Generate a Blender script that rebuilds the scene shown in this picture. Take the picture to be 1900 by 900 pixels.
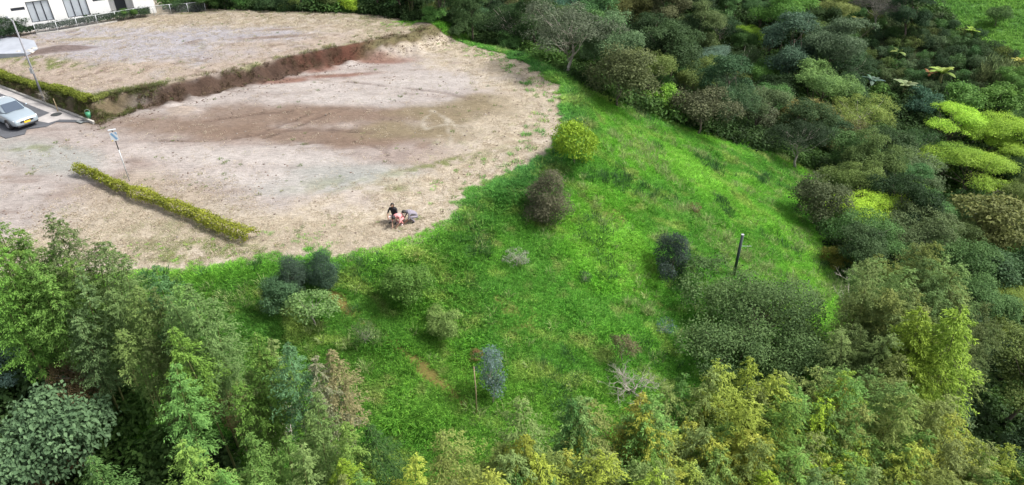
import bpy, bmesh, math, random
import numpy as np
from mathutils import Vector, Matrix, Euler

# ------------------------------------------------------------------ clear, camera, sky, sun, exposure
for o in list(bpy.data.objects):
    bpy.data.objects.remove(o, do_unlink=True)
scene = bpy.context.scene
COL = scene.collection
R = math.radians

PITCH, CAM_Z, FOCAL = R(34.0), 20.0, 1300.0          # focal length in pixels of a 1900 px wide frame
cam_data = bpy.data.cameras.new('camera')
cam_data.sensor_width = 36.0
cam_data.lens = 36.0 * FOCAL / 1900.0
cam_data.clip_start, cam_data.clip_end = 0.1, 5000.0
cam = bpy.data.objects.new('camera', cam_data)
cam.location = (0, 0, CAM_Z)
cam.rotation_euler = (math.pi / 2 - PITCH, 0, 0)
COL.objects.link(cam)
scene.camera = cam

SUN_EL, SUN_AZ = R(54), R(88)                        # azimuth from +Y towards +X: from the right, shadows fall to the left
world = bpy.data.worlds.new('World')
scene.world = world
world.use_nodes = True
wn, wl = world.node_tree.nodes, world.node_tree.links
sky = wn.new('ShaderNodeTexSky')
sky.sky_type = 'NISHITA'
sky.sun_disc = False
sky.sun_elevation, sky.sun_rotation = SUN_EL, SUN_AZ
sky.air_density, sky.dust_density, sky.ozone_density = 1.0, 4.0, 1.0
hs = wn.new('ShaderNodeHueSaturation')               # cloud veil: the open sky is nearly grey
hs.inputs['Saturation'].default_value = 0.35
wl.new(sky.outputs[0], hs.inputs['Color'])
wl.new(hs.outputs[0], wn['Background'].inputs['Color'])
wn['Background'].inputs['Strength'].default_value = 0.095

sd = bpy.data.lights.new('sun', 'SUN')
sd.energy, sd.angle, sd.color = 2.0, R(10), (1.0, 0.965, 0.91)
so = bpy.data.objects.new('sun', sd)
so.rotation_euler = Vector((math.sin(SUN_AZ) * math.cos(SUN_EL), math.cos(SUN_AZ) * math.cos(SUN_EL), math.sin(SUN_EL))).to_track_quat('Z', 'Y').to_euler()
so.location = (0, 30, 60)
COL.objects.link(so)

scene.view_settings.view_transform = 'Standard'
scene.view_settings.look = 'None'
scene.view_settings.gamma = 1.0
scene.view_settings.use_curve_mapping = False
scene.view_settings.exposure = 1.38
scene.cycles.max_bounces = 5
scene.cycles.diffuse_bounces = 3
scene.cycles.transmission_bounces = 3
scene.cycles.transparent_max_bounces = 6

# ------------------------------------------------------------------ survey helpers: a sight line of the photograph met with a level or with the ground
CT, ST = math.cos(PITCH), math.sin(PITCH)
def ray(px, py):
    u, v = (px - 950.0) / FOCAL, (450.0 - py) / FOCAL
    return np.array((u, CT + v * ST, -ST + v * CT))
def at_z(px, py, z):
    d = ray(px, py)
    t = (z - CAM_Z) / d[2]
    return (d[0] * t, d[1] * t)

_T = {}
def vnoise(x, y, seed):
    if seed not in _T:
        _T[seed] = np.random.RandomState(seed).rand(256, 256)
    t = _T[seed]
    xi, yi = np.floor(x).astype(int), np.floor(y).astype(int)
    fx, fy = x - xi, y - yi
    fx, fy = fx * fx * (3 - 2 * fx), fy * fy * (3 - 2 * fy)
    a, b = t[xi & 255, yi & 255], t[(xi + 1) & 255, yi & 255]
    c, d = t[xi & 255, (yi + 1) & 255], t[(xi + 1) & 255, (yi + 1) & 255]
    return (a * (1 - fx) + b * fx) * (1 - fy) + (c * (1 - fx) + d * fx) * fy
def fbm(x, y, s, seed, oct=4):
    r, a, n = 0.0, 0.5, 0.0
    x, y = np.asarray(x, float) / s, np.asarray(y, float) / s
    for k in range(oct):
        r = r + a * vnoise(x * 2 ** k + 17.3 * k, y * 2 ** k + 9.1 * k, seed + k)
        n += a
        a *= 0.5
    return r / n
def sstep(a, b, x):
    t = np.clip((np.asarray(x, float) - a) / (b - a), 0, 1)
    return t * t * (3 - 2 * t)
def seg_dist(x, y, pts, closed=False):
    pts = list(pts) + ([pts[0]] if closed else [])
    best = np.full(np.shape(x), 1e9)
    for (ax, ay), (bx, by) in zip(pts[:-1], pts[1:]):
        dx, dy = bx - ax, by - ay
        t = np.clip(((x - ax) * dx + (y - ay) * dy) / (dx * dx + dy * dy + 1e-12), 0, 1)
        best = np.minimum(best, np.hypot(x - ax - t * dx, y - ay - t * dy))
    return best
def inside(x, y, pts):
    r = np.zeros(np.shape(x), bool)
    n = len(pts)
    for i in range(n):
        (ax, ay), (bx, by) = pts[i], pts[(i + 1) % n]
        if ay == by:
            continue
        r ^= ((ay > y) != (by > y)) & (x < (bx - ax) * (y - ay) / (by - ay) + ax)
    return r
def sdf(x, y, pts):
    d = seg_dist(x, y, pts, True)
    return np.where(inside(x, y, pts), -d, d)
def smooth_line(pts, n=4):
    out = []
    P = [np.array(p, float) for p in pts]
    for i in range(len(P) - 1):
        p0, p1, p2, p3 = P[max(i - 1, 0)], P[i], P[i + 1], P[min(i + 2, len(P) - 1)]
        for k in range(n):
            t = k / n
            out.append(tuple(0.5 * (2 * p1 + (p2 - p0) * t + (2 * p0 - 5 * p1 + 4 * p2 - p3) * t * t + (3 * p1 - p0 - 3 * p2 + p3) * t ** 3)))
    return out + [tuple(P[-1])]

# ------------------------------------------------------------------ the lie of the land
UP = 1.1                                              # height of the upper terrace above the lower one
front = [at_z(x, y, 0) for x, y in ((330, 492), (430, 482), (500, 471), (560, 469), (640, 471), (700, 462), (770, 441), (825, 408), (850, 370), (900, 347), (960, 317), (1010, 285), (1036, 240), (1043, 200), (1035, 165), (1000, 132), (950, 107), (870, 86), (790, 66))]
rear = [at_z(x, y, UP) for x, y in ((762, 46), (720, 34), (640, 26), (480, 23), (385, 19))]
PLATEAU = smooth_line(front + rear, 3) + [(-28.7, 66.4), (-31.9, 66.4), (-33.0, 67.6), (-37.5, 75.5), (-43, 81), (-60, 90), (-150, 100), (-150, 22), (-60, 24), (-30, 25.5), (-21, 26.6)]
SCARP_TOP = [at_z(x, y, UP) for x, y in ((200, 177), (300, 160), (420, 132), (540, 103), (620, 88), (700, 72), (752, 63))]
HEDGE_LINE = [(-46.0, 56.0), (-38.75, 51.3), (-33.9, 48.25), (-28.75, 45.15)]
UPPER = HEDGE_LINE + SCARP_TOP + [at_z(790, 50, UP), at_z(830, 30, UP), (10, 130), (-200, 130), (-200, 150)]
ROAD_U, ROAD_V = np.array((-0.844, 0.536)), np.array((0.536, 0.844))
ROAD_0 = np.array((-28.54, 44.1))
def road_uv(x, y):
    return (x - ROAD_0[0]) * ROAD_U[0] + (y - ROAD_0[1]) * ROAD_U[1], (x - ROAD_0[0]) * ROAD_V[0] + (y - ROAD_0[1]) * ROAD_V[1]

def land(x, y, rough=True):
    """height, signed distance outside the plateau, distance outside the upper terrace"""
    x, y = np.asarray(x, float), np.asarray(y, float)
    d = sdf(x, y, PLATEAU)
    du = sdf(x, y, UPPER)
    u, v = road_uv(x, y)
    hedge_side = sstep(-2.0, 1.0, u)
    wob = (fbm(x, y, 1.3, 3, 3) - 0.5) * 0.9 + (fbm(x, y, 5.0, 5, 2) - 0.5) * 0.8
    wob = wob * (1 - hedge_side)
    w = 0.75 * (1 - hedge_side) + 0.7 * hedge_side + 2.2 * sstep(-14.5, -9.5, x)
    lvl = UP - 0.75 * sstep(2, 11, u) * sstep(7, 0, v) * .8
    zp = lvl * (1 - sstep(0, 1, (du + wob) / w))
    road_m = sstep(-5.0, -4.4, v) * sstep(0.45, 0.2, v) * sstep(-1.0, 0.3, u)
    if rough:
        bump = (fbm(x, y, 6.0, 11, 3) - 0.5) * 0.16 + (fbm(x, y, 0.9, 14, 4) - 0.5) * 0.045
        zp = zp + bump * (1 - road_m)
    dd = np.maximum(d, 0)
    fall = 0.43 * (np.sqrt(dd * dd + 1.2) - math.sqrt(1.2))
    zs = zp * (1 - sstep(0.5, 9, d)) - fall
    if rough:
        zs = zs + sstep(0, 3, d) * ((fbm(x, y, 7.0, 21, 3) - 0.5) * 1.0 + (fbm(x, y, 1.4, 24, 3) - 0.5) * 0.22)
    t = (y - 64.0) * 0.85 + (x - 20.0) * 0.5
    far = np.maximum(t - 260, 0)
    hill = -14.0 + 0.22 * (np.sqrt(t * t + 120) + t) * 0.5 - 0.2 * far
    hill = hill + (fbm(x, y, 22.0, 31, 3) - 0.5) * 2.0 * sstep(8, 25, d)
    k = 1.8
    z = np.maximum(zs, hill) + np.maximum(k - np.abs(zs - hill), 0) ** 2 / (4 * k) * sstep(4, 12, d)
    return z, d, du
def ground(x, y):
    return float(land(np.array([x]), np.array([y]))[0][0])
def sight(px, py, lift=0.0):
    """first point where the sight line comes down to the ground plus a lift"""
    d = ray(px, py)
    T = np.arange(8.0, 260.0, 0.1)
    X, Y, Z = d[0] * T, d[1] * T, CAM_Z + d[2] * T
    g = land(X, Y)[0] + lift
    k = np.argmax(Z <= g)
    return X[k], Y[k], g[k] - lift, T[k]

# ------------------------------------------------------------------ mesh and material helpers
def tag(o, label=None, cat=None, group=None, kind=None):
    if label: o['label'] = label
    if cat: o['category'] = cat
    if group: o['group'] = group
    if kind: o['kind'] = kind
    return o
def link(name, me, mats=None, parent=None, loc=(0, 0, 0), rot=(0, 0, 0)):
    o = bpy.data.objects.new(name, me)
    COL.objects.link(o)
    o.location, o.rotation_euler = loc, rot
    if mats is not None:
        for m in (mats if isinstance(mats, (list, tuple)) else [mats]):
            me.materials.append(m)
    if parent is not None:
        o.parent = parent
    return o
def empty(name, loc=(0, 0, 0), rotz=0.0):
    o = bpy.data.objects.new(name, None)
    o.empty_display_size = 0.3
    COL.objects.link(o)
    o.location, o.rotation_euler = loc, (0, 0, rotz)
    return o
def copy_tree(o, parent=None):
    c = o.copy()
    COL.objects.link(c)
    if parent is not None:
        c.parent = parent
    for ch in list(o.children):
        copy_tree(ch, c)
    return c
def np_mesh(name, V, Fq, attrs=None, smooth=False):
    """V (n,3); Fq list of index arrays of equal row length"""
    me = bpy.data.meshes.new(name)
    V = np.asarray(V, np.float32)
    me.vertices.add(len(V))
    me.vertices.foreach_set('co', V.ravel())
    loops = np.concatenate([np.asarray(f).ravel() for f in Fq]).astype(np.int32)
    sizes = np.concatenate([np.full(len(f), np.asarray(f).shape[1]) for f in Fq]).astype(np.int32)
    me.loops.add(len(loops))
    me.loops.foreach_set('vertex_index', loops)
    me.polygons.add(len(sizes))
    me.polygons.foreach_set('loop_start', (np.cumsum(sizes) - sizes).astype(np.int32))
    try:
        me.polygons.foreach_set('loop_total', sizes)
    except Exception:
        pass
    if smooth:
        me.polygons.foreach_set('use_smooth', np.ones(len(sizes), bool))
    for k, a in (attrs or {}).items():
        a = np.asarray(a, np.float32)
        if a.ndim == 1:
            at = me.attributes.new(k, 'FLOAT', 'POINT')
            at.data.foreach_set('value', a)
        else:
            at = me.attributes.new(k, 'FLOAT_COLOR', 'POINT')
            at.data.foreach_set('color', a.ravel())
    me.update()
    me.validate()
    return me
class MB:
    """collects boxes, bars, tubes and prisms into one mesh"""
    def __init__(self):
        self.v, self.f, self.m = [], [], []
    def add(self, V, Fs, mat=0):
        b = len(self.v)
        self.v += [tuple(p) for p in V]
        self.f += [tuple(i + b for i in f) for f in Fs]
        self.m += [mat] * len(Fs)
        return self
    def box(self, x0, x1, y0, y1, z0, z1, mat=0):
        V = [(x0, y0, z0), (x1, y0, z0), (x1, y1, z0), (x0, y1, z0), (x0, y0, z1), (x1, y0, z1), (x1, y1, z1), (x0, y1, z1)]
        return self.add(V, [(3, 2, 1, 0), (4, 5, 6, 7), (0, 1, 5, 4), (1, 2, 6, 5), (2, 3, 7, 6), (3, 0, 4, 7)], mat)
    def tube(self, pts, rad, n=8, mat=0, cap=True):
        pts = [Vector(p) for p in pts]
        rad = rad if isinstance(rad, (list, tuple)) else [rad] * len(pts)
        V, Fs = [], []
        up = None
        for i, p in enumerate(pts):
            t = (pts[min(i + 1, len(pts) - 1)] - pts[max(i - 1, 0)]).normalized()
            a = Vector((0, 0, 1)) if abs(t.z) < 0.9 else Vector((1, 0, 0))
            s = t.cross(a).normalized() if up is None else (up - t * up.dot(t)).normalized()
            up = s
            w = t.cross(s)
            for k in range(n):
                g = 2 * math.pi * k / n
                V.append(p + (s * math.cos(g) + w * math.sin(g)) * rad[i])
        for i in range(len(pts) - 1):
            for k in range(n):
                Fs.append((i * n + k, i * n + (k + 1) % n, (i + 1) * n + (k + 1) % n, (i + 1) * n + k))
        if cap:
            Fs.append(tuple(range(n))[::-1])
            Fs.append(tuple((len(pts) - 1) * n + k for k in range(n)))
        return self.add(V, Fs, mat)
    def mesh(self, name, smooth=False):
        me = bpy.data.meshes.new(name)
        me.from_pydata(self.v, [], self.f)
        me.polygons.foreach_set('material_index', self.m)
        if smooth:
            me.polygons.foreach_set('use_smooth', [True] * len(self.f))
        me.update()
        return me
    def build(self, name, mats, parent=None, loc=(0, 0, 0), rot=(0, 0, 0), smooth=False, bevel=0.0):
        o = link(name, self.mesh(name, smooth), mats, parent, loc, rot)
        if bevel:
            b = o.modifiers.new('bevel', 'BEVEL')
            b.width, b.segments, b.limit_method = bevel, 2, 'ANGLE'
        return o

def material(name, color=(0.5, 0.5, 0.5), rough=0.7, metal=0.0, var=0.0, scale=6.0, bump=0.0, spec=0.5, coat=0.0):
    m = bpy.data.materials.new(name)
    m.use_nodes = True
    nt = m.node_tree
    b = nt.nodes['Principled BSDF']
    b.inputs['Base Color'].default_value = (*color, 1)
    b.inputs['Roughness'].default_value = rough
    b.inputs['Metallic'].default_value = metal
    b.inputs['Specular IOR Level'].default_value = spec
    b.inputs['Coat Weight'].default_value = coat
    if var or bump:
        tc = nt.nodes.new('ShaderNodeTexCoord')
        nz = nt.nodes.new('ShaderNodeTexNoise')
        nz.inputs['Scale'].default_value, nz.inputs['Detail'].default_value, nz.inputs['Roughness'].default_value = scale, 6, 0.65
        nt.links.new(tc.outputs['Object'], nz.inputs['Vector'])
        if var:
            mr = nt.nodes.new('ShaderNodeMapRange')
            mr.inputs['From Min'].default_value, mr.inputs['From Max'].default_value = 0.25, 0.75
            mr.inputs['To Min'].default_value, mr.inputs['To Max'].default_value = 1 - var, 1 + var
            mx = nt.nodes.new('ShaderNodeVectorMath')
            mx.operation = 'SCALE'
            mx.inputs[0].default_value = color
            nt.links.new(nz.outputs[0], mr.inputs[0])
            nt.links.new(mr.outputs[0], mx.inputs['Scale'])
            nt.links.new(mx.outputs[0], b.inputs['Base Color'])
        if bump:
            bp = nt.nodes.new('ShaderNodeBump')
            bp.inputs['Strength'].default_value, bp.inputs['Distance'].default_value = bump, 0.02
            nt.links.new(nz.outputs[0], bp.inputs['Height'])
            nt.links.new(bp.outputs[0], b.inputs['Normal'])
    return m

def leaf_material(name, source='OBJECT', translucent=0.32, spread=0.55, gloss=0.12, sat=1.0):
    """leaf: colour of the plant times a per-leaf tint, some light passing through"""
    m = bpy.data.materials.new(name)
    m.use_nodes = True
    nt = m.node_tree
    N, L = nt.nodes, nt.links
    N.remove(N['Principled BSDF'])
    if source == 'OBJECT':
        base = N.new('ShaderNodeObjectInfo').outputs['Color']
    else:
        a = N.new('ShaderNodeAttribute')
        a.attribute_type, a.attribute_name = source, 'tone'
        base = a.outputs['Color']
    t = N.new('ShaderNodeAttribute')
    t.attribute_name = 'tint'
    mr = N.new('ShaderNodeMapRange')
    mr.inputs['To Min'].default_value, mr.inputs['To Max'].default_value = 1 - spread, 1 + spread
    L.new(t.outputs['Fac'], mr.inputs[0])
    sc = N.new('ShaderNodeVectorMath')
    sc.operation = 'SCALE'
    L.new(base, sc.inputs[0])
    L.new(mr.outputs[0], sc.inputs['Scale'])
    hv = N.new('ShaderNodeHueSaturation')
    hv.inputs['Saturation'].default_value = sat      # young leaves lean to yellow, old ones to blue-green
    mh = N.new('ShaderNodeMapRange')
    mh.inputs['To Min'].default_value, mh.inputs['To Max'].default_value = 0.515, 0.485
    L.new(t.outputs['Fac'], mh.inputs[0])
    L.new(mh.outputs[0], hv.inputs['Hue'])
    L.new(sc.outputs[0], hv.inputs['Color'])
    d = N.new('ShaderNodeBsdfPrincipled')
    d.inputs['Roughness'].default_value = 0.55
    d.inputs['Specular IOR Level'].default_value = gloss
    L.new(hv.outputs[0], d.inputs['Base Color'])
    tr = N.new('ShaderNodeBsdfTranslucent')
    L.new(hv.outputs[0], tr.inputs['Color'])
    mx = N.new('ShaderNodeMixShader')
    mx.inputs[0].default_value = translucent
    L.new(d.outputs[0], mx.inputs[1])
    L.new(tr.outputs[0], mx.inputs[2])
    L.new(mx.outputs[0], N['Material Output'].inputs['Surface'])
    return m
M = {}
M['leaf'] = leaf_material('leaf')
M['leaf_instance'] = leaf_material('leaf_instance', 'INSTANCER', 0.42, sat=1.0)
M['straw_instance'] = leaf_material('straw_instance', 'INSTANCER', 0.15, 0.35, 0.1)
M['bark'] = material('bark', (0.13, 0.105, 0.08), 0.9, var=0.35, scale=3, bump=0.5)
M['pale_bark'] = material('pale_bark', (0.36, 0.33, 0.28), 0.9, var=0.3, scale=3, bump=0.4)
M['culm'] = material('culm', (0.16, 0.17, 0.06), 0.6, var=0.3, scale=2)
M['stake'] = material('stake', (0.32, 0.25, 0.15), 0.85, var=0.25, scale=4)
# ------------------------------------------------------------------ ground sheet
def srgb(r, g, b):
    f = lambda c: ((c / 255 + 0.055) / 1.055) ** 2.4 if c > 10 else c / 255 / 12.92
    return np.array((f(r), f(g), f(b)))
EXPO = 2.2                                           # light reaching open level ground, so that photo tones turn into base colours
def base(r, g, b):
    return srgb(r, g, b) / EXPO

def axis(lo, hi, step, out_lo, out_hi):
    a = list(np.arange(lo, hi + step * 0.5, step))
    s, x = step, hi
    while x < out_hi:
        s *= 1.13
        x += s
        a.append(x)
    s, x = step, lo
    while x > out_lo:
        s *= 1.13
        x -= s
        a.insert(0, x)
    return np.array(a)
gx = axis(-44, 34, 0.17, -2500, 2500)
gy = axis(14, 68, 0.17, -1500, 3000)
GX, GY = np.meshgrid(gx, gy)
GX, GY = GX.ravel(), GY.ravel()
GZ, GD, GU = land(GX, GY)

GRASS_EDGE = [sight(x, y)[:2] for x, y in ((775, 52), (870, 72), (1000, 118), (1080, 168), (1150, 195), (1250, 238), (1330, 262), (1400, 280), (1500, 318), (1530, 345), (1490, 400), (1530, 470), (1570, 560), (1640, 640), (1500, 720), (1350, 740))] + [(16, 22), (6, 17.5), (-4, 16.5), (-9, 18), (-14, 21), (-19, 24), (-30, 25)]
GRASS = GRASS_EDGE + [(-20, 40), (-14, 60)]
MEADOW = [sight(x, y)[:2] for x, y in ((1725, -30), (1735, 15), (1790, 60), (1850, 85), (1880, 110), (1950, 130))] + [(150, 60), (150, 140), (70, 140)]
COFFEE = [sight(x, y)[:2] for x, y in ((1570, 20), (1640, 28), (1720, 35), (1790, 65), (1850, 90), (1900, 130), (1960, 150), (1900, 185), (1750, 170), (1640, 165), (1590, 120))]
grass_d = sdf(GX, GY, GRASS)
meadow_d = sdf(GX, GY, MEADOW)

def paint(col, c, m):
    return col * (1 - m[:, None]) + np.asarray(c)[None, :] * m[:, None]
n_big, n_mid, n_fine = fbm(GX, GY, 7.0, 41, 4), fbm(GX, GY, 2.2, 45, 4), fbm(GX, GY, 0.55, 49, 3)
n_str = fbm(GX * 0.35, GY * 1.6, 0.9, 53, 4)          # drag marks of the digger, running with the terrace
C = np.tile(base(199, 189, 183), (len(GX), 1))        # bare pinkish subsoil
C = paint(C, base(178, 160, 150), sstep(0.45, 0.75, n_big) * 0.8)
C = paint(C, base(218, 208, 202), sstep(0.5, 0.75, n_mid) * 0.55)
C = paint(C, base(160, 142, 132), sstep(0.56, 0.8, n_str) * 0.6)
def blob(px, py, rx, ry, ang=0.0, z=0.0, soft=0.5, rag=0.5):
    cx, cy = at_z(px, py, z)
    a = R(ang)
    X, Y = GX - cx, GY - cy
    q = np.hypot((X * math.cos(a) + Y * math.sin(a)) / rx, (-X * math.sin(a) + Y * math.cos(a)) / ry)
    return sstep(1 + soft, 1 - soft, q + (n_mid - 0.5) * 2 * rag + (n_fine - 0.5) * 0.5 * rag)
low = (GU > 0.2)
MUD, OLIVE, PALE, GREYB, RED = base(152, 130, 114), base(160, 146, 118), base(220, 212, 206), base(188, 190, 184), base(128, 84, 68)
for a in ((330, 235, 5.5, 1.6, -10), (480, 215, 6, 2.0, 0), (600, 215, 5, 1.8, -5), (700, 250, 6, 1.6, -6), (560, 250, 7, 1.2, -8), (780, 215, 4, 1.3, 0)):
    C = paint(C, MUD, blob(*a) * 0.85 * low)
for a in ((860, 215, 4.5, 2.6, 10), (800, 245, 5, 1.4, -8), (900, 190, 2.2, 1.5, 0)):
    C = paint(C, OLIVE, blob(*a) * 0.85 * low)
for a in ((640, 325, 4.5, 1.6, -6), (560, 345, 3, 1.0, 0), (90, 290, 4.5, 1.5, -20), (700, 330, 2, .8, 0)):
    C = paint(C, GREYB, blob(*a) * 0.8 * low)
for a in ((640, 180, 4, 1.2, 0), (800, 150, 6, 1.6, 0), (480, 290, 6, 1.2, -8), (330, 290, 4, 1.0, -15), (560, 160, 3, .9, 0), (450, 330, 5, 1.3, -10)):
    C = paint(C, PALE, blob(*a) * 0.6 * low)
for a in ((590, 128, 2.2, .8, 8), (690, 112, 3, .8, 0), (520, 150, 2.6, .5, 10), (620, 140, 3, .5, 8)):
    C = paint(C, base(150, 104, 86), blob(*a) * 0.8 * low)
# wheel ruts through the wet middle of the lower terrace
for pts, w in ((((470, 250), (520, 232), (570, 212), (610, 200)), 0.13), (((490, 255), (545, 236), (595, 215), (640, 202)), 0.13), (((380, 225), (470, 212), (540, 205)), 0.12), (((720, 290), (700, 275), (640, 262), (540, 268)), 0.08),
               (((300, 262), (420, 258), (560, 240), (690, 246)), 0.12), (((640, 150), (720, 160), (820, 172), (900, 190)), 0.1)):
    line = smooth_line([at_z(x, y, 0) for x, y in pts], 5)
    q = seg_dist(GX, GY, line) + (n_fine - 0.5) * 0.25
    C = paint(C, base(120, 100, 90), sstep(w * 2.6, w * 0.4, q) * 0.5 * sstep(.3, .6, n_mid + .1))
    GZ = GZ - 0.06 * sstep(w * 2, w * 0.5, q) + 0.035 * sstep(w * 1.2, 0, np.abs(q - w * 2.6))
# pale dried runnels on the olive flat
for pts in (((800, 205), (830, 222), (850, 240), (862, 250)), ((790, 240), (830, 232), (872, 236)), ((828, 222), (835, 255), (830, 272)), ((800, 212), (785, 225), (792, 243)), ((850, 240), (840, 250), (815, 252))):
    line = smooth_line([at_z(x, y, 0) for x, y in pts], 4)
    q = seg_dist(GX, GY, line) + (n_fine - 0.5) * 0.5
    C = paint(C, base(214, 206, 190), sstep(0.2, 0.0, q) * 0.5)
# upper terrace
up = GU < 0.1
C = paint(C, base(203, 184, 166), (up & (GU > -6)) * sstep(0.3, 0.6, n_mid + 0.15) * 0.75)
for a in ((250, 88, 9, 3.0, -8, UP), (170, 62, 6, 2.0, -15, UP), (470, 62, 7, 2.0, 5, UP), (330, 55, 7, 2.4, 0, UP)):
    C = paint(C, base(196, 192, 198), blob(*a) * 0.85 * up)
C = paint(C, base(128, 108, 100), blob(115, 92, 3.2, .55, 8, UP, .4, .5) * 0.8 * up)
C = paint(C, base(182, 168, 124), blob(165, 72, 2.6, .5, 8, UP) * 0.7 * up)
for a in ((340, 32, 2.4, .6, 10, UP), (520, 68, 4, .35, 12, UP), (560, 52, 4, .3, 14, UP)):
    C = paint(C, base(150, 128, 112), blob(*a) * 0.7 * up)
C = paint(C, base(128, 104, 90), (up & (GU > -9)) * sstep(0.66, 0.8, fbm(GX, GY, 0.8, 61, 2)) * 0.5)
C = paint(C, base(134, 150, 70), sstep(0.55, 0.75, n_mid) * sstep(-0.8, -0.1, -np.abs(GU)) * up * 0.6)
# straw left from mowing along the outer rim and under the hedges
rim = sstep(-7.0, -2.2, GD + (n_mid - 0.5) * 4.5)
rim = rim * np.where(GU < -2, 0.75, 1.0)
C = paint(C, base(236, 222, 198), rim * (0.65 + 0.35 * sstep(0.3, 0.6, n_fine)))
C = paint(C, base(176, 158, 130), rim * sstep(0.58, 0.8, n_fine) * 0.6)
C = paint(C, base(214, 200, 176), (blob(270, 400, 5, 3, -35) + blob(600, 430, 6, 1.5, 0)).clip(0, 1) * 0.7 * low)
thin_green = (blob(350, 445, 3.5, 2.0, -20) * 0.7 + blob(900, 285, 4, .5, 28) * 0.55 + blob(720, 350, 1.4, .4) * 0.7 + blob(800, 308, 3, .5, 25) * .5 + blob(60, 110, 5, .9, -20, 1.0) + blob(90, 120, 3, .5, 0, UP) * .6
              + blob(60, 275, 2, .5) * .6 + blob(830, 265, 1.5, .4) * .5 + blob(640, 345, 3, 1) * .35 + blob(400, 470, 3, 1) * .8 + blob(720, 45, 3, 2.5, 0, UP) * .8 + blob(640, 32, 6, .6, 0, UP) * .8).clip(0, 1)
C = paint(C, base(130, 142, 78), thin_green * sstep(0.35, 0.6, n_fine) * 0.9)
# the cut: raw red-brown earth, dark and rooty to the left, red to the right
px_like = GX
cutm = sstep(-0.25, 0.15, GU + (n_fine - 0.5) * 0.3) * sstep(1.6, 0.75, GU + (n_fine - 0.5) * 0.7) * (GD < 1)
u_, v_ = road_uv(GX, GY)
cutm = cutm * sstep(0.5, -1.0, u_)
C = paint(C, base(98, 78, 66), cutm * 0.97)
C = paint(C, base(122, 82, 68), cutm * sstep(-20, -15, GX) * sstep(0.35, 0.6, n_mid) * 0.9)
C = paint(C, base(84, 70, 56), cutm * sstep(0.5, 0.7, n_fine) * 0.6)
C = paint(C, base(142, 138, 100), cutm * sstep(-13.5, -11, GX) * 0.8)
bank = sstep(-0.3, 0.2, GU) * sstep(1.4, 0.6, GU) * sstep(-0.5, 0.5, u_) * (u_ < 60)
C = paint(C, base(126, 112, 84), bank * 0.9)
C = paint(C, base(104, 118, 60), bank * sstep(0.5, 0.65, n_fine) * 0.8)
# green slope, forest floor, fields
edge = GD + (n_mid - 0.5) * 1.8 + (n_fine - 0.5) * 1.5
gm = sstep(-0.1, 0.5, edge)
C = paint(C, base(92, 142, 56), gm)
C = paint(C, base(126, 150, 62), gm * sstep(0.5, 0.75, n_mid) * 0.7)
C = paint(C, base(150, 140, 84), gm * sstep(0.66, 0.82, fbm(GX, GY, 1.1, 71, 3)) * 0.6)
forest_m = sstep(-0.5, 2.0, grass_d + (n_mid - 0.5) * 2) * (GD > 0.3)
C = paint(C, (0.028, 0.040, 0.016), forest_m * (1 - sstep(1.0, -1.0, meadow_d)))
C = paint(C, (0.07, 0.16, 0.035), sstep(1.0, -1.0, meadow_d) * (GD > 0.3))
tr = smooth_line([sight(x, y)[:2] for x, y in ((1463, 325), (1460, 360), (1455, 400), (1448, 440), (1390, 430), (1420, 350))][:4], 4)
C = paint(C, base(190, 176, 130), sstep(0.4, 0.1, seg_dist(GX, GY, tr) + (n_fine - 0.5) * 0.6) * 0.8)
PATH = smooth_line([sight(x, y)[:2] for x, y in ((615, 548), (665, 590), (715, 630), (760, 665), (815, 710), (860, 750))], 4)
path_q = seg_dist(GX, GY, PATH) + (n_mid - 0.5) * 0.7
C = paint(C, base(150, 126, 76), sstep(0.45, 0.1, path_q) * 0.75)
# small heap of straw spoil at the foot of the cut, dug clods on the terraces
hx, hy = at_z(338, 203, 0.1)
hq = np.hypot((GX - hx) / 1.3, (GY - hy) / 0.7)
GZ = GZ + 0.3 * np.exp(-hq ** 2 * 2) + 0.08 * (n_fine - 0.5) * (hq < 1.3)
C = paint(C, base(200, 184, 170), sstep(1.1, 0.6, hq + (n_fine - .5)) * 0.9)
hx, hy = at_z(115, 90, UP)
hq = np.hypot((GX - hx) / 2.8, (GY - hy) / 0.8)
GZ = GZ + 0.28 * np.exp(-hq ** 2 * 2)
talus = sstep(1.9, 0.9, GU) * sstep(0.4, 0.8, GU) * (GD < 0) * sstep(0.5, -1.0, u_)
GZ = GZ + talus * ((n_fine - 0.45) * 0.5 + (n_mid - 0.4) * 0.3)

nx, ny = len(gx), len(gy)
ii = np.arange(nx * ny).reshape(ny, nx)
quads = np.stack((ii[:-1, :-1], ii[:-1, 1:], ii[1:, 1:], ii[1:, :-1]), -1).reshape(-1, 4)
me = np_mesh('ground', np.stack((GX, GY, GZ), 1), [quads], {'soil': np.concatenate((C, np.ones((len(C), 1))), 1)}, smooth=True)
gm_ = bpy.data.materials.new('ground_soil')
gm_.use_nodes = True
nt = gm_.node_tree
N, L = nt.nodes, nt.links
b = N['Principled BSDF']
b.inputs['Roughness'].default_value = 0.95
b.inputs['Specular IOR Level'].default_value = 0.15
at = N.new('ShaderNodeAttribute'); at.attribute_name = 'soil'
geo = N.new('ShaderNodeNewGeometry')
prev = at.outputs['Color']
mp = N.new('ShaderNodeMapping'); mp.inputs['Scale'].default_value = (0.55, 1.5, 1.0)
L.new(geo.outputs['Position'], mp.inputs['Vector'])
hsum = None
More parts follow.
